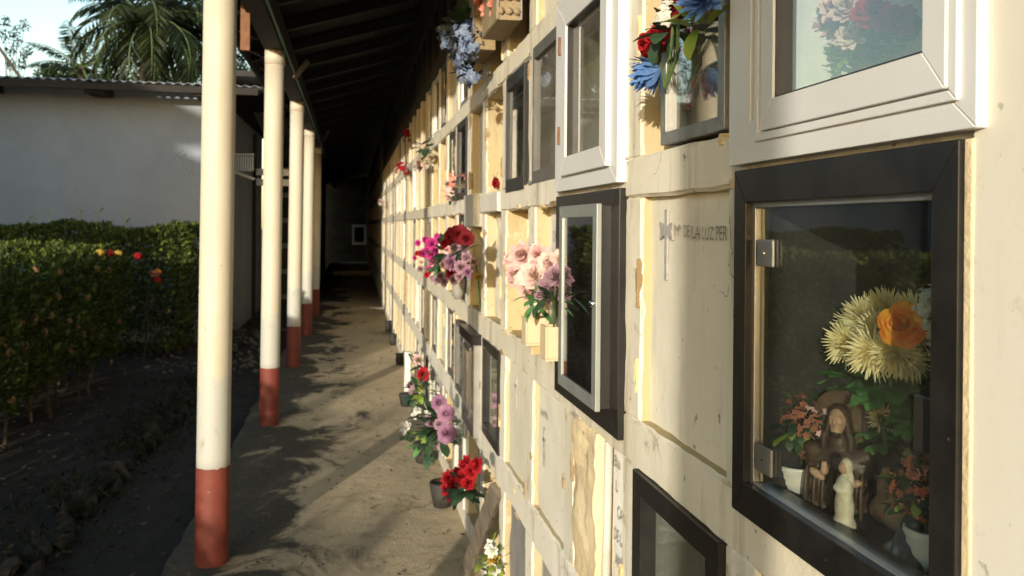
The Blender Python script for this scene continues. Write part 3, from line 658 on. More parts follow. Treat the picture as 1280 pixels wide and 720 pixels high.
fr_ = random.Random(9)
def flake(y, z, ry, rz_, m):
    n = 30; b = MB(); ph = fr_.random()*9
    rad = [1 + .5*noise.noise(Vector((math.cos(2*math.pi*k/n)*1.7 + ph, math.sin(2*math.pi*k/n)*1.7, ph))) + .35*noise.noise(Vector((math.cos(2*math.pi*k/n)*6 + ph, math.sin(2*math.pi*k/n)*6, ph))) for k in range(n)]
    for x, q in ((WX - .0035, .9), (WX + .02, 1.)): b.v += [Vector((x + fr_.uniform(-.0012, .0012), y + ry*q*rad[k]*math.cos(2*math.pi*k/n), z + rz_*q*rad[k]*math.sin(2*math.pi*k/n))) for k in range(n)]
    b.f = [tuple(range(n-1, -1, -1))] + [(k, (k+1) % n, n + (k+1) % n, n + k) for k in range(n)]
    b.build('flaked_patch', m, wall)
for i, (a, b_) in enumerate(lev[1:5]):
    for q in range(17):
        y_ = .75 + 6.0*fr_.random()**1.3; e_ = fr_.random()
        z_ = (a + fr_.uniform(.0, .012)) if e_ < .55 else ((b_ - fr_.uniform(.0, .012)) if e_ < .85 else fr_.uniform(a, b_))
        flake(y_, z_, fr_.uniform(.008, .04), fr_.uniform(.004, .013), fr_.choice((MORTAR, OCHRE, GREYCEM, OCHRE)))
for k in range(2, 10):
    for i in range(1, 5):
        for q in range(2): flake(Y0 + PITCH*k + fr_.choice((-1, 1))*fr_.uniform(.042, .05), fr_.uniform(ZB[i] + .02, ZT[i] - .02), fr_.uniform(.004, .010), fr_.uniform(.012, .05), fr_.choice((MORTAR, OCHRE, GREYCEM, OCHRE)))
MB().box(WX - .0125, WX, .6985, .7105, 1.16, 1.69).build('mortar_joint', OCHRE, wall, bevel=.002)
# ---- row 3, second cell: raw mortar cavity with tin glass box, blue flowers
panel(3, 1, .05, MORTAR, 'mortar_back', .014, .01, c=.02)
a1, b1 = 1.262, 1.545
tb = thing('glass_box', (WX, (a1+b1)/2, 1.765), 'small tin framed glass box with salmon flowers set in rough mortar', 'glass box')
MB().ring(a1, b1, 1.763, 2.16, .026, .024, WX - .004, WX + .02).build('frame', TIN, tb, bevel=.0011)
MB().ring(a1 + .002, b1 - .002, 1.765, 2.158, .012, .012, WX + .02, WX + .049).build('case', TIN, tb)
MB().box(WX + .008, WX + .011, a1 + .024, b1 - .024, 1.786, 2.138).build('pane', GLASSB2, tb)
MB().box(WX - .008, WX + .012, a1 + .03, a1 + .042, 1.95, 2.02).build('latch', BLACKP, tb, bevel=.002)
MB().box(WX + .045, WX + .0485, a1 + .01, b1 - .01, 1.77, 2.15).build('back_plate', DARKFRAME, tb)
bq = thing('flowers', (WX + .03, 1.36, 1.79), 'salmon flowers inside the small tin framed glass box', 'flowers')
for (px, py, r_) in ((862,128,.022),(885,118,.026),(880,100,.02),(868,105,.016)):
    p = onx(px, py, WX + .028); mb = MB(); peony(mb, p, Vector((-1,-.3,.1)), r_, 26)
    for q in mb.v: q.x = WX + .0285 + max(-.013, min(.013, (q.x - p.x)*.45))
    mb.build('flower', PET['salmon'], bq)
mb = MB(); mb.tube([(WX+.03,1.36,1.79),(WX+.03,1.36,1.90)], .004, 6); mb.build('stem', STEMG, bq)
bq = thing('bouquet', (.57, 1.5, 1.99), 'large blue flowers with red roses hanging over the tin framed glass box', 'bouquet')
flower(bq, 'chrys', onx(826, 84, .565), Vector((-.55,.25,-.35)), .06, 'blue', count=70, w=.2, seg=4, maxth=80)
flower(bq, 'chrys', onx(886, 0, .55), Vector((-.6,-.4,.2)), .052, 'blue', count=80, w=.2, seg=4, maxth=85)
flower(bq, 'rose', onx(818, 46, .57), Vector((-.8,-.5,.2)), .034, 'red')
flower(bq, 'rose', onx(806, 58, .575), Vector((-.8,-.3,-.3)), .028, 'red')
flower(bq, 'rose', onx(838, 8, .57), Vector((-.8,-.3,.3)), .028, 'darkred')
foliage(bq, onx(836, 40, .58), (.03,.04,.04), 14, .05, LEAFD, FR, .5)
foliage(bq, onx(870, 34, .565), (.03,.05,.03), 10, .06, LEAFY, FR, .4)
stems(bq, onx(832, 110, .585), [onx(848, 30, .57), onx(842, 20, .575), onx(826, 50, .57)], .0035)
cluster(bq, 'white_sprig', onx(832, 22, .565), (.03,.03,.03), 10, .012, 'white')

# ---- row 2, second cell: sealed panel with painted cross and worn lettering
pn = panel(2, 1, .026, CREAM2)
pX = WX + .026 - .0065
mb = MB(); c0 = onx(832, 285, pX); cy0 = c0.y
ct, cb = onx(832, 262, pX).z, onx(832, 350, pX).z
def flat(mb, pts): n = len(pts); mb.add([(pX, y, z) for y, z in pts] + [(pX + .004, y, z) for y, z in pts], [tuple(range(n)), tuple(range(2*n-1, n-1, -1))] + [(i, n+i, n+(i+1) % n, (i+1) % n) for i in range(n)])
w_ = .007
flat(mb, [(cy0-w_, ct), (cy0+w_, ct), (cy0+w_*.9, cb+.02), (cy0+w_*1.2, cb+.012), (cy0+w_*.8, cb), (cy0-w_*.8, cb), (cy0-w_*1.2, cb+.012), (cy0-w_*.9, cb+.02)])
zc = onx(832, 288, pX).z
flat(mb, [(cy0+w_, zc-.010), (cy0+w_, zc+.010), (cy0+.036, zc+.017), (cy0+.031, zc), (cy0+.034, zc-.019)])
flat(mb, [(cy0-w_, zc+.010), (cy0-w_, zc-.010), (cy0-.034, zc-.019), (cy0-.031, zc), (cy0-.036, zc+.017)])
mb.build('painted_cross', PAINTG, pn)
tl = onx(843, 294, pX); tz = onx(843, 294, pX).z
text('M\u00aa', 'lettering', PAINTK, pn, tl.y, tz, .030, pX, .95)
l2 = onx(854, 296, pX); text('DE', 'lettering', PAINTK, pn, l2.y, l2.z, .033, pX, .72)
l2 = onx(864, 298, pX); text('LA', 'lettering', PAINTK, pn, l2.y, l2.z, .033, pX, 1.0)
l2 = onx(877, 299, pX); text('L\u00daZ', 'lettering', PAINTK, pn, l2.y, l2.z, .033, pX, .82)
l2 = onx(894, 300, pX); text('PER', 'lettering', PAINTK, pn, l2.y, l2.z, .036, pX, .8)

# ---- row 3, third cell: white narrow casement
wc = thing('niche_window', (WX, 2.05, 1.70), 'narrow white casement niche window with rusty hinges', 'niche window')
MB().ring(1.762, 2.335, 1.702, 2.245, .085, .062, WX - .022, WX + .03).build('frame', WHITEP, wc, bevel=.0011)
cs = MB().ring(1.812, 2.232, 1.742, 2.20, .050, .050, WX - .034, WX + .01).build('casement', WHITEP, wc, bevel=.0011)
MB().ring(1.86, 2.184, 1.79, 2.152, .004, .004, WX - .028, WX + .004).build('gasket', BLACKP, cs)
MB().box(WX - .012, WX - .008, 1.862, 2.182, 1.792, 2.150).build('pane', GLASSD, wc)
for z in (1.83, 2.08):
    h_ = MB().tube([(WX - .034, 2.24, z), (WX - .034, 2.24, z + .05)], .006, 8).build('hinge', RUST, wc)
    MB().box(WX - .026, WX - .0225, 2.236, 2.262, z, z + .05).build('hinge_leaf', RUST, h_)
e, g, a, b, c_, d_ = WX + .031, WX + .30, 1.785, 2.19, 1.757, 2.188
m = MB(); m.add([(e,a,c_),(e,b,c_),(e,b,d_),(e,a,d_),(g,a,c_),(g,b,c_),(g,b,d_),(g,a,d_)], [(4,5,6,7),(0,4,7,3),(1,2,6,5),(0,1,5,4),(3,7,6,2)])
m.build('lining', CREAM2, wc)
# ---- row 2, third cell: black plate with projecting grey aluminium door
bd = thing('memorial_cabinet', (WX, 2.05, 1.12), 'black framed niche with projecting grey aluminium door and dark glass', 'niche door')
MB().ring(1.765, 2.352, 1.125, 1.69, .085, .07, WX - .014, WX + .03).build('frame', BLACKTILE, bd, bevel=.0011)
MB().ring(1.826, 2.164, 1.183, 1.652, .010, .010, WX - .038, WX - .002).build('box_side', BLACKP, bd)
dr = MB().ring(1.820, 2.170, 1.178, 1.656, .034, .030, WX - .050, WX - .038).build('door', ALUG, bd, bevel=.0011)
MB().box(WX - .046, WX - .043, 1.852, 2.138, 1.206, 1.628).build('pane', GLASSB, bd)
MB().ball((WX - .054, 1.837, 1.425), (.008,.009,.009), 10, 7).build('lock', CHROME, dr, smooth=True)
MB().box(WX - .041, WX - .0385, 1.835, 2.155, 1.196, 1.638).build('back_plate', LINING, bd)
MB().box(WX + .003, WX + .02, 1.845, 2.27, 1.19, 1.625).build('backing', LINING, bd)

# ---- row 1
r1 = rough_box(WX + .01, 1.04, .736, 1.155, .66, 1.09, .03, .006, .004, 5., .03).build('niche_panel', GREYCEM, wall, smooth=2)
window('niche_window', 'lower black framed niche window below the panel with the painted cross', 'niche window', 1.258, 1.676, .655, 1.088, WX - .010, .035, .05, .045, BLACKTILE, GLASS, .02, GREYCEM, .2)
bk = panel(1, 2, .05, GREYCEM, 'niche_panel', .006, .02, c=.02)
rough_box(WX + .002, WX + .06, 1.98, 2.196, .66, 1.09, .016, .012, .004, 9., .02).build('broken_plaster', OCHRE, wall, smooth=2)
slab = rough_box(WX + .03, WX + .07, 1.79, 1.925, .67, 1.075, .02, .003, .003, 19., .008).build('inscribed_slab', WHITEWASH, wall, smooth=2)
MB().tube([(WX + .02, 1.955, .66), (WX + .025, 1.957, .85), (WX + .03, 1.965, 1.07)], [.014,.011,.012], 8).build('cement_rib', GREYPANEL, wall, smooth=True)
for i, s in enumerate(('Bau', 'L', 'CARR', 'DE LAC', 'AMAR', 'C')):
    text(s, 'lettering', PAINTK, slab, 1.90 - .012*(i % 3), 1.03 - .058*i, .040, WX + .0225, .75)
p3 = panel(1, 3, .022, CREAM2); 
for i in range(1):
    text('Jos\u00e9 Ma', 'lettering', PAINTK, p3, 2.66, .985, .034, WX + .016, .9)
mb = MB(); pX = WX + .0165; flat(mb, [(2.61,.82),(2.618,.82),(2.618,.95),(2.61,.95)]); flat(mb, [(2.60,.915),(2.60,.905),(2.628,.905),(2.628,.915)]); mb.build('painted_cross', PAINTK, p3)
p4 = panel(1, 4, .022, CREAM2)
mb = MB(); flat(mb, [(3.08,.91),(3.089,.91),(3.089,1.03),(3.08,1.03)]); flat(mb, [(3.06,1.0),(3.06,.99),(3.11,.99),(3.11,1.0)]); mb.build('painted_cross', PAINTG, p4)
window('niche_window', 'black framed niche window in the second row up, nearest past the inscribed panels', 'niche window', 3.338, 3.764, .66, 1.09, WX - .006, .03, .03, .045, BLACKTILE, GLASS, .018, CREAM2, .15)
aw = window('niche_window', 'aluminium framed niche window with black header above the purple roses', 'niche window', 3.862, 4.29, .60, 1.07, WX - .03, .05, .05, .05, ALU, GLASSB, .018, LINING, .2)
MB().box(WX - .045, WX + .01, 3.85, 4.30, 1.04, 1.09).build('header', BLACKTILE, aw, bevel=.002)
MB().ring(3.93, 4.14, .68, 1.02, .025, .025, WX - .042, WX - .03).build('sash', ALU, aw, bevel=.0011)
window('niche_window', 'plain grey framed niche pane left of the black header window', 'niche window', 4.39, 4.80, .66, 1.06, WX - .002, .025, .03, .03, DARKFRAME, GLASSD, .012, LINING, .15)
# ---- row 2 recesses
panel(2, 3, .055, CREAM, jag=.01); sl = MB().box(WX + .035, WX + .06, 2.36, 2.60, 1.25, 1.63).build('inscribed_slab', GREYPANEL, wall, bevel=.004)
text('+', 'lettering', PAINTG, sl, 2.56, 1.36, .26, WX + .0335, .7); text('DORM', 'lettering', PAINTG, sl, 2.58, 1.555, .05, WX + .0335, .9)
panel(2, 4, .10, OCHRE, 'niche_back', .008, .02, c=.025)
rough_box(WX + .06, 1.0, 2.82, 2.93, 1.186, 1.67, .03, .006, .004, 31., .02).build('plaster_lip', CREAM, wall, smooth=2)
panel(2, 5, .16, OCHRE, 'niche_back', .008, .02, c=.025)
rough_box(WX + .05, 1.0, 3.55, 3.76, 1.186, 1.67, .02, .012, .004, 37., .03).build('broken_plaster', CREAM, wall, smooth=2)
panel(2, 6, .20, GREYCEM, 'niche_back', .006); rough_box(WX + .07, 1.0, 4.13, 4.28, 1.186, 1.67, .02, .012, .004, 39., .03).build('broken_plaster', OCHRE, wall, smooth=2)
# ---- row 3
window('niche_window', 'dusty grey glazed niche window beside the narrow white casement', 'niche window', 2.352, 2.735, 1.748, 2.205, WX - .004, .03, .022, .04, DARKFRAME, GLASSD, .012, GREYPANEL, .16)
MB().add([(WX+.05,2.64,1.80),(WX+.05,2.70,1.80),(WX+.12,2.70,2.12),(WX+.12,2.64,2.12),(WX+.06,2.64,1.80),(WX+.06,2.70,1.80),(WX+.13,2.70,2.12),(WX+.13,2.64,2.12)],[(0,1,2,3),(7,6,5,4),(0,4,5,1),(1,5,6,2),(2,6,7,3),(3,7,4,0)]).build('slab_fragment', GREYPANEL, wall)
window('niche_window', 'dark framed niche window with red flowers inside, third row up', 'niche window', 2.872, 3.225, 1.735, 2.185, WX - .004, .03, .02, .05, BLACKP, GLASS, .012, LINING, .14)
bq = thing('flowers', (.66, 3.0, 1.80), 'dark pink and red flowers behind the dark framed window, third row up', 'flowers')
for z, mm in ((1.98,'pink'),(1.94,'mauve'),(1.83,'red'),(1.90,'pink')): flower(bq, 'peony', (.67, 2.96 + random.uniform(-.05,.05), z), Vector((-1,-.4,0)), .04, mm, count=26)
mb = MB(); mb.tube([(.68,2.97,1.787),(.675,2.97,1.96)], .006, 6); mb.build('stem', STEMG, bq)
panel(3, 5, .14, GREYPANEL); rough_box(WX - .012, WX + .02, 3.36, 3.80, 1.665, 1.745, .04, .002, .004, 3.).build('grey_sill', GREYPANEL, wall, smooth=2)
rb = thing('rosebud', (.575, 3.52, 1.75), 'single red rosebud lying on the pale grey niche sill', 'flower')
flower(rb, 'rose', (.60, 3.50, 1.785), Vector((-.8,-.4,-.2)), .026, 'red'); foliage(rb, (.61,3.50,1.80), (.01,.01,.02), 5, .04, LEAFD); stems(rb, (.62,3.49,1.753), [(.605,3.50,1.79)], .003)
panel(3, 6, .05, CREAM2); rough_box(WX - .03, WX + .05, 3.92, 4.26, 1.60, 1.76, .04, .003, .004, 8.).build('planter_ledge', GREYPANEL, wall, smooth=2)
window('niche_window', 'narrow black framed niche window with a white candle, third row up', 'niche window', 4.40, 4.79, 1.75, 2.19, WX - .004, .03, .03, .04, BLACKP, GLASS, .012, LINING, .2)
cd = thing('candle', (.66, 4.56, 1.79), 'white candle standing inside the narrow black framed niche window', 'candle')
MB().lathe([(.02,0),(.02,.16),(.012,.165),(.008,.19),(.003,.20)], (.66, 4.56, 1.788), 14).build('wax', WHITEPOT, cd, smooth=True)
# ---- row 4
panel(4, 2, .03, CREAM2); panel(4, 3, .03, CREAM2)
panel(4, 4, .08, GREYCEM, 'niche_back'); panel(4, 5, .10, CREAM2); panel(4, 6, .12, OCHRE, 'niche_back')
for i in (0, 1): panel(4, i, .03, CREAM2)
# ---- row 0
for k in range(0, 4): panel(0, k, .04, GREYCEM)
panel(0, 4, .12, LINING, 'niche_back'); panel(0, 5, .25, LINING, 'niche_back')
rough_box(WX + .03, WX + .10, 2.83, 3.23, .12, .50, .03, .006, .004, 51., .02).build('grey_slab', SLATE, wall, smooth=2)
panel(0, 6, .06, GREYCEM); panel(0, 7, .2, LINING, 'niche_back'); panel(0, 8, .05, GREYCEM)
for k, lb in ((7, 'pale framed floor niche window behind the red flowers'), (9, 'pale framed floor niche window behind the purple roses')):
    a, b = cell(k); window('niche_window', lb, 'niche window', a - .01, b + .01, .09, .55, WX - .006, .03, .05, .04, GREYPANEL, GLASSD, .012, LINING, .18)
# ---- all other cells
done = {0: set(range(0,10)), 1: set(range(0,8)), 2: set(range(0,7)), 3: set(range(0,8)), 4: set(range(0,7)), 5: set()}
rr = random.Random(5)
for i in range(6):
    for k in range(NCELL):
        if k in done[i]: continue
        q = rr.random(); a, b = cell(k)
        if i == 5: panel(i, k, .12, SHADECEM); continue
        if q < .30: panel(i, k, .03, CREAM2)
        elif q < .48: panel(i, k, .12, OCHRE, 'niche_back')
        elif q < .56: panel(i, k, .22, GREYCEM, 'niche_back')
        elif q < .62: panel(i, k, .05, WHITEWASH)
        else:
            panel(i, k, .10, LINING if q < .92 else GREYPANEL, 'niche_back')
            s = MB().ring(a + .004, b - .004, ZB[i] + .004, ZT[i] - .004, .03, .03, WX + .012, WX + .03).build('niche_frame', (BLACKP, DARKFRAME, ALU, WHITEP)[rr.randrange(4)], wall)
            MB().box(WX + .02, WX + .023, a + .03, b - .03, ZB[i] + .03, ZT[i] - .03).build('pane', GLASSD, s)

# ------------------------------------------------------------ things hung on and standing by the wall
# pink bouquet in beige planter boxes on the ledge
def planter(xx, y0, y1, z0, z1, label):
    r = thing('planter_box', (.55, (y0+y1)/2, z0), label, 'planter')
    m = MB(); x0, x1 = xx; t_ = .006
    m.ring(y0, y1, 0, 1, .008, .01, 0, 1); m = MB()
    m.box(x0, x0+t_, y0, y1, z0+t_, z1); m.box(x1-t_, x1, y0, y1, z0+t_, z1); m.box(x0+t_+.0005, x1-t_-.0005, y0, y0+t_, z0+t_, z1-.001); m.box(x0+t_+.0005, x1-t_-.0005, y1-t_, y1, z0+t_, z1-.001)
    m.build('side', CLAYBOX, r, bevel=.0015); MB().box(x0, x1, y0, y1, z0, z0+t_-.0004).build('bottom', CLAYBOX, r)
    MB().box(x0+t_+.001, x1-t_-.001, y0+t_+.001, y1-t_-.001, z1-.02, z1-.010).build('soil', GROUND, r)
    return r
planter((.520,.592), 2.45, 2.515, 1.240, 1.325, 'beige planter box under the pink bouquet, farther of two')
planter((.534,.597), 2.25, 2.32, 1.225, 1.322, 'beige planter box beside the projecting aluminium door')
MB().box(.535, .6, 2.44, 2.52, 1.215, 1.2395).build('bracket', CREAM, wall)
bq = thing('bouquet', (.55, 2.40, 1.31), 'pale pink silk peony bouquet standing in the beige planter box', 'bouquet')
for (px, py, X, r_, mm) in ((655,320,.53,.062,'pink'),(648,345,.52,.055,'pink'),(672,345,.515,.07,'palepink'),(690,330,.535,.05,'palepink'),(665,362,.51,.05,'pink'),(688,362,.52,.052,'mauve'),(640,325,.55,.04,'pink'),(698,350,.53,.05,'mauve'),(675,318,.55,.045,'pink'),(660,352,.505,.05,'palepink'),(702,325,.55,.04,'palepink')):
    flower(bq, 'peony', onx(px, py, X + .025), rdir(Vector((-.6,-.65,.2)), .2), r_*.92, mm)
foliage(bq, onx(672, 378, .53), (.04,.06,.03), 14, .06, LEAFG, FR); foliage(bq, onx(692, 375, .54), (.03,.04,.03), 10, .06, LEAFD, FR)
stems(bq, (.556, 2.48, 1.31), [onx(664,360,.53), onx(672,350,.53), onx(656,345,.54), onx(684,365,.535)], .004)
stems(bq, (.566, 2.285, 1.305), [onx(688,365,.53), onx(694,360,.54)], .003)
# magenta and red wall bouquet
hp = thing('bouquet', (.55, 4.55, 1.24), 'magenta and dark red bouquet in a grey pot hung on the wall', 'bouquet')
for (px, py, r_, typ, mm) in ((540,305,.05,'peony','magenta'),(530,318,.05,'peony','magenta'),(545,325,.055,'peony','magenta'),(538,338,.04,'peony','magenta'),(532,300,.03,'peony','magenta'),(553,300,.04,'peony','magenta'),(560,312,.035,'peony','pink'),(564,296,.05,'rose','darkred'),(574,293,.05,'rose','darkred'),(555,303,.036,'rose','red'),(521,316,.022,'rose','red'),(533,343,.022,'rose','red'),(563,340,.04,'rose','red'),(546,314,.036,'peony','magenta'),(538,318,.036,'peony','magenta'),(570,310,.036,'peony','mauve'),(575,345,.032,'peony','mauve'),(556,330,.032,'peony','palepink'),(523,304,.03,'peony','magenta'),(519,322,.026,'peony','magenta'),(526,336,.028,'peony','mauve'),(542,348,.03,'peony','mauve'),(556,352,.03,'peony','mauve'),(568,350,.03,'peony','mauve'),(584,322,.034,'peony','mauve'),(582,298,.04,'rose','darkred'),(548,296,.032,'peony','magenta'),(536,310,.034,'peony','magenta'),(586,340,.03,'peony','lilac'),(545,338,.03,'peony','palepink'),(552,345,.03,'peony','mauve'),(572,322,.045,'peony','mauve'),(578,335,.045,'peony','mauve'),(565,328,.045,'peony','lilac'),(580,312,.04,'peony','mauve'),(548,350,.035,'peony','mauve'),(527,328,.03,'peony','palepink')):
    X = .42 + random.uniform(-.03,.06); flower(hp, typ, onx(px, py, X), rdir(Vector((-.55,-.8,.2)), .2), r_*.85, mm)
foliage(hp, onx(560, 318, .47), (.08,.12,.10), 46, .07, LEAFD, FR); foliage(hp, onx(548, 333, .43), (.03,.04,.03), 10, .06, LEAFG, FR)
foliage(hp, onx(583, 310, .47), (.03,.04,.05), 10, .08, LEAFD, FR)
MB().lathe([(.02,0),(.03,.04),(.036,.09),(.036,.11),(.03,.105)], (.555, 4.35, 1.215), 18).build('pot', GREYCEM, hp, smooth=True)
stems(hp, (.54, 4.35, 1.32), [onx(565,330,.47), onx(548,325,.46), onx(575,312,.48)], .005)
pk = thing('flower_spray', (.60, 3.95, 1.21), 'pink and yellow blooms on a thin stem in the open niche', 'flowers')
flower(pk, 'peony', onx(594, 328, .585), FR, .032, 'pink', count=24); flower(pk, 'peony', onx(599, 347, .585), FR, .026, 'yellow', count=24)
stems(pk, (.61, 3.92, 1.195), [onx(594, 328, .59), onx(599, 347, .59)], .004)
# stone carvings and blue bouquets on the upper row
for (ya, yb, za, zb, lb) in ((2.94, 3.06, 2.35, 2.68, 'carved stone lattice block projecting near the top of the wall'), (3.50, 3.60, 2.36, 2.66, 'plain grey stone box projecting next to the lattice block')):
    r = thing('stone_vase_holder', (.56, (ya+yb)/2, za), lb, 'stone ornament')
    rough_box(.505, .598, ya, yb + .22, za, zb, .03, .003, .004, ya).build('block', MORTAR, r, smooth=2)
    if ya < 3:
        for i in range(3):
            for j in range(6):
                MB().tube([(.52 + .03*i, ya - .012, za + .03 + .052*j), (.52 + .03*i, ya + .004, za + .03 + .052*j)], .014, 6).build('carved_boss', MORTAR, r, smooth=True)
        MB().box(.507, .512, ya - .010, ya - .001, za, zb).build('rim', GREYCEM, r); MB().box(.592, .598, ya - .010, ya - .001, za, zb).build('rim', GREYCEM, r)
    else:
        MB().box(.50, .506, ya - .006, yb + .226, za + .01, zb - .01).build('face_slab', SLATE, r)
r = thing('flowers', (.55, 3.25, 2.66), 'pink flowers above the carved stone lattice block', 'flowers')
for (px, py) in ((622,8),(612,12),(604,6)): flower(r, 'peony', onx(px, py, .53), FR, .045, 'salmon', count=24)
stems(r, (.55, 3.3, 2.62), [onx(615, 10, .545)], .004)
bl = thing('bouquet', (.54, 4.7, 2.25), 'drooping bunch of pale blue flowers high on the wall', 'bouquet')
for (px, py, r_, w2) in ((560,42,.06,26),(572,40,.07,34),(584,44,.07,34),(566,55,.06,26),(578,58,.07,34),(588,58,.06,26),(573,68,.05,24),(583,72,.06,28),(579,82,.045,22),(584,93,.045,24),(593,95,.035,16)):
    cluster(bl, 'blossoms', onx(px, py, .47), (r_,r_,r_*.9), w2, .015, 'paleblue', Vector((-.5,-.6,.1)))
    foliage(bl, onx(px + 2, py, .49), (r_,r_,r_), 12, .05, PET['navy'], FR, .5)
foliage(bl, onx(584, 40, .50), (.08,.12,.13), 40, .08, LEAFD, FR, .45); stems(bl, onx(588, 96, .55), [onx(578, 60, .5), onx(570, 45, .5)], .006)
# small far flowers on the wall
def spray(px, py, X, mm, r_, n, label, lf=8, cat='flowers'):
    c = onx(px, py, X); o = thing('flower_spray', (c.x, c.y, c.z - .08), label, cat)
    cluster(o, 'blossoms', c, (r_,r_,r_*1.3), n, r_*.45, mm)
    foliage(o, c - Vector((0,0,r_*.6)), (r_,r_,r_), lf, r_, LEAFD); stems(o, c - Vector((-.05,0,r_*1.5)), [c], .005)
spray(508, 168, .55, 'red', .06, 14, 'red blossoms high on the wall at the shadow edge')
spray(503, 213, .52, 'red', .075, 16, 'coral red blossoms left of the cream garland')
spray(565, 238, .57, 'pink', .05, 22, 'pink blossoms standing on the ledge below the open niche'); spray(566, 226, .57, 'salmon', .035, 10, 'salmon blossoms topping the pink ones on the ledge')
spray(477, 253, .50, 'palepink', .06, 12, 'faded pale blossoms at the far dark end of the wall')
gl = thing('garland', (.55, 6.8, 2.1), 'faded cream flower garland hanging on the wall ledge', 'garland')
for (px, py) in ((525,205),(530,200),(536,203),(533,208),(527,210),(540,198)): flower(gl, 'peony', onx(px, py, .55), FR, .045, 'palepink' if px % 2 else 'faded0', count=22)
foliage(gl, onx(535, 186, .56), (.08,.1,.05), 24, .09, LEAFD); stems(gl, onx(536, 184, .58), [onx(530, 203, .55)], .006)

# floor items: pots of flowers along the foot of the wall
rd = thing('flower_pot', (.52, 4.72, 0), 'pot of bright red flowers on the path at the wall foot', 'potted plant')
MB().lathe([(.05,0),(.06,.05),(.075,.13),(.07,.14),(.062,.12)], (.52, 4.72, .001), 18).build('pot', DARKPOT, rd, smooth=True)
for (px, py, r_) in ((562,598,.05),(575,592,.05),(584,580,.045),(570,607,.05),(560,612,.045),(590,590,.04),(580,598,.05),(566,620,.04),(597,583,.04),(585,605,.04)):
    p = onx(px, py, .50); flower(rd, 'peony', p, rdir(Vector((-.6,-.7,.4)), .25), r_, 'red', count=30)
foliage(rd, onx(585, 612, .52), (.07,.09,.07), 34, .08, LEAFD, FR, .55); stems(rd, (.52,4.72,.11), [onx(565,600,.51), onx(578,598,.52), onx(588,592,.52)], .005)
pr = thing('flower_pot', (.50, 5.62, 0), 'arrangement of purple roses standing on the path', 'bouquet')
MB().lathe([(.06,0),(.07,.04),(.085,.12),(.08,.13)], (.50, 5.62, .001), 18).build('pot', DARKPOT, pr, smooth=True)
for (px, py, r_, mm) in ((548,503,.042,'lilac'),(557,517,.044,'lilac'),(538,526,.046,'lilac'),(557,541,.05,'lilac'),(545,554,.036,'mauve'),(541,545,.034,'mauve'),(548,530,.03,'mauve')):
    flower(pr, 'rose', onx(px, py, .46), rdir(Vector((-.45,-.85,.3)), .12), r_, mm)
cluster(pr, 'white_sprig', onx(530, 516, .46), (.10,.07,.05), 16, .018, 'white'); foliage(pr, onx(548, 535, .48), (.12,.15,.18), 56, .09, LEAFD, FR, .5)
foliage(pr, onx(535, 540, .45), (.05,.05,.06), 12, .09, LEAFY, FR); foliage(pr, onx(528, 556, .45), (.04,.04,.05), 6, .10, LEAFG, FR)
stems(pr, (.50,5.62,.10), [onx(548,530,.47), onx(556,535,.47), onx(542,535,.46)], .006)
fw = thing('fallen_flower', (.42, 6.3, 0), 'white artificial flower fallen on the path', 'flower')
flower(fw, 'peony', (.42, 6.3, .07), Vector((-.5,-.7,.4)), .06, 'white', count=18); foliage(fw, (.44,6.28,.02), (.08,.08,.01), 10, .08, LEAFD)
mb = MB(); mb.tube([(.42,6.3,.06),(.45,6.26,.008)], .005, 6); mb.build('stem', STEMG, fw)
sp = thing('flower_pot', (.50, 7.4, 0), 'small mixed plant with pale blossoms beyond the purple roses', 'potted plant')
MB().lathe([(.06,0),(.08,.10),(.075,.11)], (.50, 7.4, .001), 16).build('pot', DARKPOT, sp, smooth=True)
foliage(sp, onx(525, 490, .46), (.10,.12,.10), 40, .09, LEAFD, FR); foliage(sp, onx(530, 495, .45), (.05,.06,.06), 12, .08, LEAFY, FR); cluster(sp, 'blossoms', onx(521, 487, .44), (.07,.08,.07), 14, .03, 'mauve')
tv = thing('tall_vase', (.53, 7.8, 0), 'tall white vase with one red flower at the wall foot', 'vase')
MB().lathe([(.035,0),(.04,.1),(.035,.30),(.04,.42),(.035,.42)], (.53, 7.8, .001), 16).build('vase', WHITEPOT, tv, smooth=True)
flower(tv, 'rose', onx(527, 468, .51), FR, .055, 'red'); flower(tv, 'peony', onx(524, 450, .52), FR, .06, 'palepink', count=20)
foliage(tv, onx(528, 460, .52), (.03,.04,.06), 8, .09, LEAFD); stems(tv, (.53,7.8,.40), [onx(527,468,.52), onx(524,450,.525)], .006)
# plank leaning on the wall, slab and a low plant
pl = thing('plank', (.45, 3.75, 0), 'weathered wooden plank leaning on the wall foot', 'plank')
p0 = onz(583, 716, .005); p1 = onx(621, 612, WX - .012); ax = (p1 - p0); ln = ax.length; ax.normalize(); wv = Vector((.35,-.93,0)); wv = (wv - ax*wv.dot(ax)).normalized(); tv_ = ax.cross(wv)
mb = MB(); n = 14
prof = []
for i in range(n + 1):
    c = p0 + ax*ln*i/n; wob = noise.noise(Vector((i*.7, 2, 0)))*.012
    mb.v += [c + wv*(.036 + wob) + tv_*.014, c - wv*(.036 - wob*.5) + tv_*.014, c - wv*(.036 - wob*.5) - tv_*.014, c + wv*(.036 + wob) - tv_*.014]
mb.f = [(i*4+k, i*4+(k+1) % 4, i*4+4+(k+1) % 4, i*4+4+k) for i in range(n) for k in range(4)] + [(3,2,1,0), (n*4,n*4+1,n*4+2,n*4+3)]
mb.build('board', WOODL, pl, bevel=.003)
yp = thing('flower_bunch', (.56, 3.55, .0), 'pale yellow green flowers beside the leaning plank', 'flowers')
c = onx(617, 700, .57)
for d in ((0,0,0),(.0,.04,.04),(-.01,-.03,.05),(0,.02,-.05),(0,-.05,-.02)): flower(yp, 'peony', c + Vector(d), FR, .035, 'white' if d[2] else 'yellow', count=18)
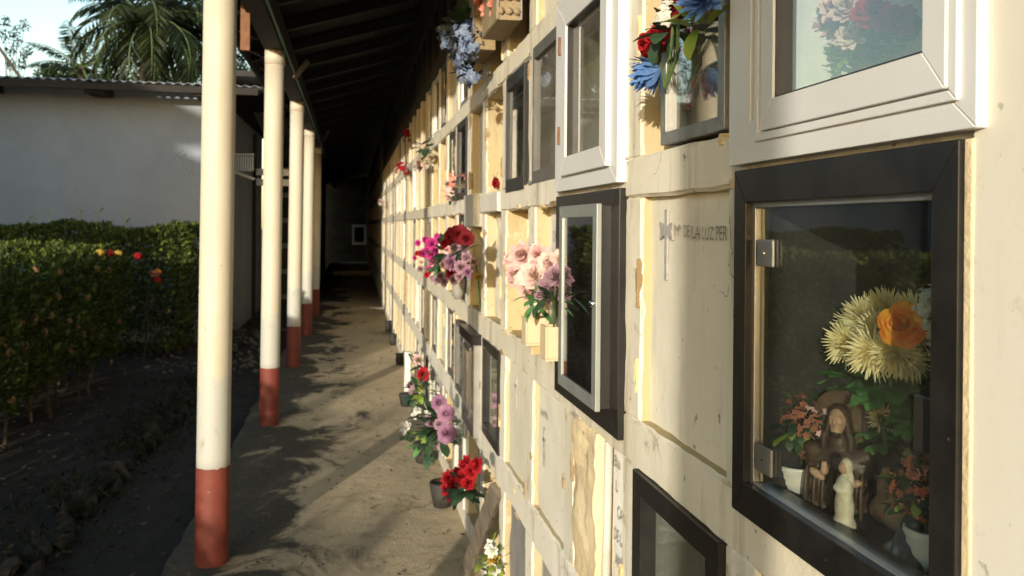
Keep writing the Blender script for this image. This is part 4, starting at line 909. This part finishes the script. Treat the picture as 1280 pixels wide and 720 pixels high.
foliage(yp, c, (.04,.07,.07), 26, .06, LEAFY, FR); foliage(yp, c - Vector((0,0,.06)), (.03,.05,.05), 12, .06, LEAFD, FR); stems(yp, (.575, 3.55, .004), [c, c + Vector((0,.03,.03))], .005)
dp = thing('plate', (.50, 15.9, .004), 'white plate lying on the path at the far end', 'plate')
MB().lathe([(.08,0),(.16,.03),(.165,.035),(.15,.03),(.07,.012)], (.50, 15.9, .006), 20).build('dish', WHITEPOT, dp, smooth=True)
for i, (y_, h_) in enumerate(((9.6,.13),(11.2,.15),(12.6,.17))):
    r = thing('dark_vase', (.53, y_, 0), ('dark vase at the wall foot, nearest of three', 'dark vase at the wall foot, middle of three', 'dark vase at the wall foot, farthest of three')[i], 'vase', 'dark vases at the wall foot')
    MB().lathe([(.03,0),(.045,h_*.3),(.04,h_*.8),(.048,h_),(.038,h_*.97)], (.55, y_, .001), 14).build('vase', DARKPOT, r, smooth=True)

# ------------------------------------------------------------ columns
YS = [-4.25, -1.48, 1.35, 4.12, 6.89, 9.66, 12.43, 15.2]
labs = {4.12: 'cream column with red base nearest the camera', 6.89: 'cream column with red base, second from the camera', 9.66: 'cream column with red base, third from the camera', 12.43: 'cream column with red base, fourth from the camera', 15.2: 'half hidden cream column, fifth from the camera'}
for y in YS:
    r = thing('column', (-.64, y, 0), labs.get(y, 'cream column with red base beside the path behind the camera'), 'column', 'columns along the path')
    lean = .02; rad = .076
    def ringp(z): return Vector((-.64 + lean*z/3, y, z))
    zs = [.42, .5, .9, 1.4, 1.9, 2.4, 2.88]
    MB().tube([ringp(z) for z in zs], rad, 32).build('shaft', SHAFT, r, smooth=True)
    bb = MB().tube([ringp(z) for z in (-.01, .01, .2, .45, .46)], [rad + .003, rad + .002, rad + .002, rad + .0015, rad + .001], 32, cap=False)
    for q in range(32): bb.v[4*32 + q].z += noise.noise(Vector((q*.8, y, 0)))*.007 - .002 + (.012 if noise.noise(Vector((q*.5, y, 5))) > .45 else 0)
    bb.build('base_band', REDP, r, smooth=True)
    MB().tube([ringp(z) for z in (2.8805, 3.0)], rad + .0025, 32).build('top_sleeve', SHAFT, r, smooth=True)

# ------------------------------------------------------------ corridor roof
roof = thing('corridor_roof', (-.2, 8, 3.0), 'dark timber and sheet metal roof over the niche walkway', 'roof')
EX, EZ, SL = -1.0, 3.14, .30
def rz(x): return EZ + (x - EX)*SL
MB().box(-.70, -.56, -5, 16.4, 3.001, 3.265).build('beam', WOOD, roof, bevel=.004)
MB().box(-.70, -.56, 16.4, 32, 3.001, 3.265).build('beam', WOOD, roof, bevel=.004)
y = -4.6
while y < 32:
    mb = MB(); x0, x1 = EX + .03, 1.7
    zc = lambda x: rz(x) + .03
    mb.add([(x0,y-.035,rz(x0)+.02),(x1,y-.035,rz(x1)+.02),(x1,y+.035,rz(x1)+.02),(x0,y+.035,rz(x0)+.02),(x0,y-.035,rz(x0)+.12),(x1,y-.035,rz(x1)+.12),(x1,y+.035,rz(x1)+.12),(x0,y+.035,rz(x0)+.12)],
           [(0,3,2,1),(4,5,6,7),(0,1,5,4),(1,2,6,5),(2,3,7,6),(3,0,4,7)])
    mb.build('rafter', WOOD, roof); y += .86
def corrugated(x0, x1, y0, y1, zf, m, parent, name, along='x', pitch=.076, amp=.009):
    mb = MB()
    if along == 'x':
        n = int((y1 - y0)/pitch*4); 
        for i in range(n + 1):
            yy = y0 + (y1-y0)*i/n; d = amp*math.sin(i*math.pi/2)
            mb.v += [Vector((x0, yy, zf(x0) + d)), Vector((x1, yy, zf(x1) + d))]
    else:
        n = int((x1 - x0)/pitch*4)
        for i in range(n + 1):
            xx = x0 + (x1-x0)*i/n; d = amp*math.sin(i*math.pi/2)
            mb.v += [Vector((xx, y0, zf(y0) + d)), Vector((xx, y1, zf(y1) + d))]
    mb.f = [(2*i, 2*i+1, 2*i+3, 2*i+2) for i in range(n)]
    o = mb.build(name, m, parent, smooth=True); s = o.modifiers.new('thick', 'SOLIDIFY'); s.thickness = .002; return o
y = -5
while y < 34.0:
    corrugated(EX, 1.75, y, min(y + .80, 34.2), lambda x: rz(x) + .137, SHEETU, roof, 'roof_sheet'); y += .79
mb = MB(); mb.box(EX + .01, EX + .035, -5, 32, EZ - .0, EZ + .115); mb.build('fascia', WOOD, roof)
eb = ony(307, 18, 5.7); MB().obox(eb, Vector((.03,0,0)), Vector((0,.018,0)), Vector((0,0,.24))).build('eave_board', RUST, roof, bevel=.003)
cp = thing('conduit_pipe', (-.545, 8, 3.06), 'thin teal pipe running along the roof beam over the columns', 'pipe')
MB().tube([(-.545, -4, 3.03), (-.545, 6, 3.03), (-.545, 20, 3.03)], .012, 8).build('pipe', TEAL, cp, smooth=True)
for (px, py, qx, qy, X, lb) in ((368,98,385,76,-.50,'pale wooden bracket strapped to the beam near the second column'), (404,176,411,163,-.50,'pale wooden bracket strapped to the beam farther along the walkway')):
    a = onx(px, py, X); b = onx(qx, qy, X); yy = a.y; b = ony(qx, qy, yy); a = ony(px, py, yy)
    d = (b - a)*.5; r = thing('wooden_bracket', a, lb, 'bracket')
    MB().obox((a+b)/2, d, Vector((0,.03,0)), d.cross(Vector((0,1,0))).normalized()*.018).build('cleat', WOODL, r, bevel=.003)

# ------------------------------------------------------------ white building behind the hedges
wb = thing('white_building', (-7, 14, 0), 'white single storey building with corrugated roof behind the hedge', 'building')
BY = 12.0
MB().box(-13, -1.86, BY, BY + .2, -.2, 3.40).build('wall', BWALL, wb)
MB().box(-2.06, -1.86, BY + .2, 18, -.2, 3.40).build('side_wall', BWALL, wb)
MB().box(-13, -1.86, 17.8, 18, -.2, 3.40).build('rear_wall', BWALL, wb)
corrugated(-13.2, -1.2, 11.45, 15.0, lambda y: 3.44 + (y - 11.45)*.12, SHEET, wb, 'roof_sheet', 'y', .12, .016)
corrugated(-13.2, -1.2, 15.0, 18.5, lambda y: 3.44 + 3.55*.12 - (y - 15)*.12, SHEET, wb, 'roof_sheet', 'y', .12, .016)
MB().box(-13.1, -1.25, 11.48, 11.54, 3.33, 3.415).build('fascia', WOOD, wb)
for i in range(9):
    x = -1.95 - 1.35*i; MB().box(x - .12, x + .12, 11.55, 11.995, 3.30, 3.40).build('eave_bracket', WOOD, wb)
# shadowed niche block left of the far walkway
nb = thing('niche_block', (-3, 18.5, 0), 'dark shaded niche block beyond the white building', 'niche wall')
MB().box(-1.75, -1.0, 18.6, 33.0, -.15, 3.72).build('wall', SHADECEM, nb)
mb = MB()
for i in range(6): mb.box(-1.82, -.97, 18.45, 18.6, .0 + .55*i, .10 + .55*i)
mb.box(-1.82, -1.72, 18.46, 18.59, 0, 3.2); mb.box(-1.06, -.96, 18.46, 18.59, 0, 3.2); mb.build('niche_grid', GREYCEM, nb)
MB().box(-1.60, -1.02, 14.2, 14.28, 2.25, 2.36).build('upper_rail', WHITEP, nb); MB().box(-1.60, -1.02, 14.2, 14.28, 2.42, 2.53).build('upper_rail', WHITEP, nb)
MB().box(-1.62, -1.56, 14.2, 14.28, -.15, 3.1).build('post', WOOD, nb)
MB().box(-1.86, .6, 12.3, 34.0, 3.72, 3.80).build('cover', SHEETU, nb)
MB().box(-1.86, -1.84, 12.25, 18.5, 3.42, 3.72).build('cover_side', SHEETU, nb)
# balustrade bit in the shade
bs = thing('balustrade', (-1.5, 13.0, 2.35), 'short white baluster rail in the dark gap between two columns', 'balustrade')
for i in range(8):
    p = ony(295 + 3*i, 205, 13.2); MB().tube([(p.x, 13.2, p.z - .11), (p.x, 13.2, p.z + .12)], .011, 6).build('baluster', WHITEP, bs)
a, b = ony(293, 215, 13.2), ony(318, 224, 13.2); MB().tube([a, b], .022, 6).build('rail', GREYPANEL, bs)
a, b = ony(293, 193, 13.2), ony(318, 193, 13.2); MB().tube([a, b], .012, 6).build('rail', WHITEP, bs)
# end of the walkway
ew = thing('end_wall', (0, 34, 0), 'dark end wall of the walkway with one pale niche frame', 'wall')
MB().box(-3, 2, 34, 34.3, -.15, 4).build('wall', SHADECEM, ew)
a, b = ony(440, 306, 33.8), ony(458, 281, 33.8)
m = MB(); 
for (x0, x1, z0, z1) in ((a.x, b.x, a.z, a.z+.1), (a.x, b.x, b.z-.1, b.z), (a.x, a.x+.09, a.z+.1, b.z-.1), (b.x-.09, b.x, a.z+.1, b.z-.1)): m.box(x0, x1, 33.8, 33.99, z0, z1)
m.build('niche_frame', WHITEP, ew)
for z in (.55, 1.1, 1.9, 2.5): MB().box(-.9, .58, 33.93, 33.985, z, z + .09).build('ledge', SHADECEM, ew)
st = MB().box(-.84, .6, 27, 34, .004, .14); tag(st.build('walkway_step', PATH), kind='structure')

# unseen building added at the left to shade the white building and hedges
pv = thing('unseen_shade_building', (-10, 5, 0), 'unseen building added left of the view to shade the garden', 'building')
MB().box(-12, -7.6, -1.2, 11.4, -.2, 4.9).build('wall', BWALL, pv)
corrugated(-12.4, -7.2, -1.55, 11.6, lambda x: 4.95 + .4*(1 - abs(x + 7.2)/5.2), SHEET, pv, 'roof_sheet')

# ------------------------------------------------------------ hedges
HLEAF = M_leaf('hedge_leaf', (.020,.040,.009), (.17,.20,.028), True, .28, .55)
def hedge(label, x0, x1, y0, y1, hfun, n, seedv, lsz=(.028,.085), stems_at=True, inner=.5, low=.82):
    r = thing('hedge', ((x0+x1)/2, (y0+y1)/2, 0), label, 'hedge')
    P = []; D = []; cx, cy = (x0+x1)/2, (y0+y1)/2; hm = max(hfun(x, y) for x in np.linspace(x0,x1,4) for y in np.linspace(y0,y1,40))
    areas = [(x1-x0)*(y1-y0)*1.5, (y1-y0)*hm*1.3, (y1-y0)*hm*.6, (x1-x0)*hm, (x1-x0)*hm]; tot = sum(areas); areas = [a/tot for a in areas]
    which = rng.choice(5, n, p=areas); rd = rng.random((n, 4)); dep = rng.exponential(.07, n)*1.2
    for i in range(n):
        w = which[i]; u, v, q, s = rd[i]
        if w == 0: x = x0 + u*(x1-x0); y = y0 + v*(y1-y0); h = hfun(x, y); p = (x, y, h - dep[i] + .03); d = (0, 0, 1)
        else:
            if w == 1: x = x1 - dep[i]; y = y0 + v*(y1-y0); d = (1, 0, .3)
            elif w == 2: x = x0 + dep[i]; y = y0 + v*(y1-y0); d = (-1, 0, .3)
            elif w == 3: x = x0 + v*(x1-x0); y = y0 + dep[i]; d = (0, -1, .3)
            else: x = x0 + v*(x1-x0); y = y1 - dep[i]; d = (0, 1, .3)
            h = hfun(x, y); z = h*(1 - low*q**1.15); k = noise.noise(Vector((x*2.2+seedv, y*2.2, z*2.2)))*.14 + noise.noise(Vector((x*6, y*6+seedv, z*6)))*.07 - .07*(q > .8)
            p = (x + d[0]*k, y + d[1]*k, z)
        P.append(p); D.append((d[0] + rng.normal()*.7, d[1] + rng.normal()*.7, d[2] + .3 + rng.normal()*.6))
    m2 = int(n*inner); ix = rng.uniform(x0+.08, x1-.08, m2); iy = rng.uniform(y0+.08, y1-.08, m2)
    iz = np.array([hfun(a, b) for a, b in zip(ix, iy)])*rng.uniform(.2, .97, m2)
    P = np.concatenate([np.array(P), np.stack([ix, iy, iz], 1)]); D = np.concatenate([np.array(D), rng.normal(size=(m2, 3))])
    tag(leafcloud('foliage', P, D, rng.uniform(lsz[0], lsz[1], len(P)), HLEAF, np.clip(rng.beta(1.3, 2.2, len(P)), 0, 1), r, .48), kind='stuff')
    if stems_at:
        mb = MB(); yy = y0 + .1
        while yy < y1 - .05:
            for _ in range(2):
                bx = random.uniform(x0+.15, x1-.08); h = hfun(bx, yy)
                mb.tube([(bx, yy, -.06), (bx + random.uniform(-.06,.06), yy + random.uniform(-.06,.06), h*.35), (bx + random.uniform(-.15,.15), yy + random.uniform(-.15,.15), h*.8)], [.014,.011,.006], 5)
            yy += .16
        tag(mb.build('stems', BARK, r), kind='stuff')
    return r
def h1(x, y):
    base = 1.35 if y > 4.6 else 1.02
    if 4 < y <= 4.6: base = 1.02 + .33*(y - 4)/.6
    e = min(1, (x + 3.7 + .1)/.25, (-2.35 - x + .12)/.3) ; e = max(.0, e)
    return base*(.86 + .14*e) + noise.noise(Vector((x*1.5, y*1.5, 4)))*(.09 if y > 4.6 else .36) + noise.noise(Vector((x*5, y*5, 2)))*(.05 if y > 4.6 else .16)
hd1 = hedge('flowering hedge along the garden bed with orange and red blossom heads', -3.7, -2.35, 4.7, 9.6, h1, 26000, 1.)
hedge('low hedge along the garden bed behind the camera side', -3.4, -2.35, -6.5, 4.4, h1, 17000, 5., inner=.6)
def h2(x, y): return 1.54 + .10*noise.noise(Vector((x*1.3, y, 8))) + .06*noise.noise(Vector((x*5, y*5, 1)))
hd2 = hedge('taller green hedge in front of the white building wall', -6.6, -1.95, 10.6, 11.5, h2, 26000, 9., inner=.6, low=.97)
for (px, py) in ((92,255),(100,262),(125,258),(45,262),(158,266),(60,262)):
    mb = MB(); t_ = ony(px, py, 10.9); b_ = Vector((t_.x + random.uniform(-.1,.1), 10.9, 1.45)); mb.tube([b_, t_], .004, 4)
    for q in range(9): leafs(mb, b_.lerp(t_, .3 + .7*q/8), rdir(Vector((random.choice((-1,1)),0,.4)), .3), .09, .3)
    mb.build('shoot', LEAFY, hd2)
IXO = {k: PET[k] for k in ('coral', 'orange', 'yellow', 'red')}
for (px, py, Yd, mm, r_) in ((138,317,8.9,'red',.05),(172,321,9.2,'red',.055),(148,317,8.8,'yellow',.04),(125,316,8.6,'yellow',.04),(193,343,9.4,'coral',.06),(197,350,9.4,'red',.04),(198,340,9.45,'orange',.035)):
    c = ony(px, py, Yd); cluster(hd1, 'blossom_head', c, (r_,r_,r_*.8), 26, .018, mm, Vector((.3,-.5,.7)))
OLDB = M_petal('petal_faded_ixora', (.34,.21,.08), (.22,.12,.05))
PET['faded'] = OLDB
for (px, py) in ((40,400),(22,402),(68,372),(105,372),(132,338),(117,336),(82,402),(92,408),(100,418),(145,402),(162,385),(52,415),(4,440),(84,440),(135,452),(26,432),(60,395),(186,378),(70,340),(40,338),(0,428),(122,420),(10,500),(208,390)):
    d = ray(px, py); s = (-2.33 - 0)/d.x; c = Vector((0,0,CAMZ)) + d*s
    if c.y < 5 or c.y > 9.6: c = ony(px, py, 9.0)
    cluster(hd1, 'blossom_head', c + Vector((.03,-.02,0)), (.028,.03,.04), 9, .013, 'faded', Vector((.7,-.5,.2)))

# ------------------------------------------------------------ trees behind the building
PALMLEAF = M_leaf('palm_leaflet', (.014,.024,.010), (.055,.07,.02), True, .25, .4)
def palm(base, H, label, nf=22, fl=2.4, leanx=0., droop=1.0, up0=70):
    r = thing('palm_tree', base, label, 'palm tree'); B = Vector(base); top = B + Vector((leanx, 0, H))
    MB().tube([B, B.lerp(top, .35) + Vector((leanx*-.1,0,0)), B.lerp(top, .7), top], [.17,.13,.12,.11], 10).build('trunk', BARK, r, smooth=True)
    P = []; D = []; S = []; T = []; mb = MB()
    for i in range(nf):
        az = i*2.39996 + random.uniform(-.2,.2); el = R(up0 - (up0 + 45)*(i/nf) + random.uniform(-8,8)); p = top.copy(); L = fl*random.uniform(.85,1.1); pts = [p.copy()]; n = 22
        hd = Vector((math.cos(az), math.sin(az), 0)); e = el
        for k in range(n):
            e -= droop*(.02 + .10*k/n); p = p + (hd*math.cos(e) + UP*math.sin(e))*(L/n); pts.append(p.copy())
            f = (k + 1)/n; ll = .62*math.sin(math.pi*(.12 + .82*f))*fl/2.4; side = hd.cross(UP).normalized(); tn = (hd*math.cos(e) + UP*math.sin(e))
            for q in (-1, 1):
                for jj in (0, .5):
                    d = side*q*.8 + tn*.55 + Vector((0,0,-.45 - .35*random.random())); d.normalize(); P.append(p - tn*(L/n)*jj + d*ll*.5); D.append(d); S.append(ll); T.append(random.betavariate(1.5, 2.5))
        mb.tube(pts, [.03*(1 - .85*k/n) for k in range(n+1)], 4)
    mb.build('frond_stalks', STEMG, r)
    tag(leafcloud('fronds', P, D, S, PALMLEAF, T, r, .085, .1), kind='stuff')
    return r
def at(px, py, Y): return ony(px, py, Y)
c = at(178, 25, 20.5); palm((c.x, 20.5, -.16), c.z + .16, 'large palm tree with drooping fronds over the white building', 34, 2.3, .1, 1.25, 60)
c = at(236, 20, 22); palm((c.x, 22, -.16), c.z + .16, 'palm tree with upright dark trunk behind the nearest column', 26, 2.2, 0, 1.1, 60)
c = at(108, 85, 23); palm((c.x, 23, -.16), c.z + .16, 'small young palm left of the large drooping palm', 11, 1.7, -.1, .5, 85)
c = at(290, 35, 24); palm((c.x, 24, -.16), c.z + .16, 'palm tree mostly hidden behind the nearest column', 22, 2.2, 0, 1.1, 60)
TREELEAF = M_leaf('tree_leaf', (.018,.032,.014), (.05,.07,.025), True, .25)
def broad_tree(base, H, clumps, label, n, lsz, trunk=.12):
    r = thing('broadleaf_tree', base, label, 'tree'); B = Vector(base); mb = MB(); fork = B + Vector((0,0,H*.55))
    mb.tube([B, B.lerp(fork, .5) + Vector((.05,0,0)), fork], [trunk, trunk*.8, trunk*.6], 8)
    P = []; 
    for (c, rad) in clumps:
        c = Vector(c); mb.tube([fork, fork.lerp(c, .5) + Vector((0,0,.1)), c], [trunk*.4, trunk*.25, trunk*.1], 6)
        q = rng.normal(size=(n, 3)); q /= np.linalg.norm(q, axis=1, keepdims=True); q *= (rng.random((n, 1))**.45)*np.array(rad); P.append(q + np.array(c))
    mb.build('trunk', BARK, r, smooth=True); P = np.concatenate(P)
    leafcloud('crown', P, rng.normal(size=P.shape), rng.uniform(lsz*.7, lsz*1.3, len(P)), TREELEAF, rng.random(len(P)), r); return r
Y = 32.; g = lambda px, py: tuple(at(px, py, Y))
broad_tree((at(75,95,Y).x, Y, -.16), at(75,95,Y).z + .1, [(g(60,96),(.5,.5,.35)),(g(75,90),(.6,.6,.4)),(g(92,95),(.5,.5,.35)),(g(110,100),(.6,.5,.3)),(g(70,102),(.8,.5,.3))], 'low rounded tree showing just over the white roof', 420, .14)
Y = 24.; broad_tree((at(12,95,Y).x, Y, -.16), at(12,60,Y).z + .16, [(g(x, y), (.16,.16,.18)) for x, y in ((7,28),(30,32),(22,52),(36,62),(30,72),(14,62),(18,40),(5,45),(26,82),(12,80))], 'sparse young tree with small leaf tufts at the left edge', 60, .09, .05)
broad_tree((at(200,95,30).x, 30, -.16), at(200,95,30).z + .2, [(tuple(at(x, y, 30)), (.9,.6,.5)) for x, y in ((150,100),(185,98),(215,92),(245,96),(270,90),(300,98))], 'dark leafy tree behind the palms', 380, .16)
lp = thing('leaning_pole', (at(32,104,19).x, 19, 3.6), 'dark leaning pole above the corrugated roof at the left edge', 'pole')
a, b = at(-12,44,19), at(33,108,19); MB().tube([a, b, b + (b - a).normalized()*.6], [.03,.035,.035], 8).build('shaft', BARK, lp)
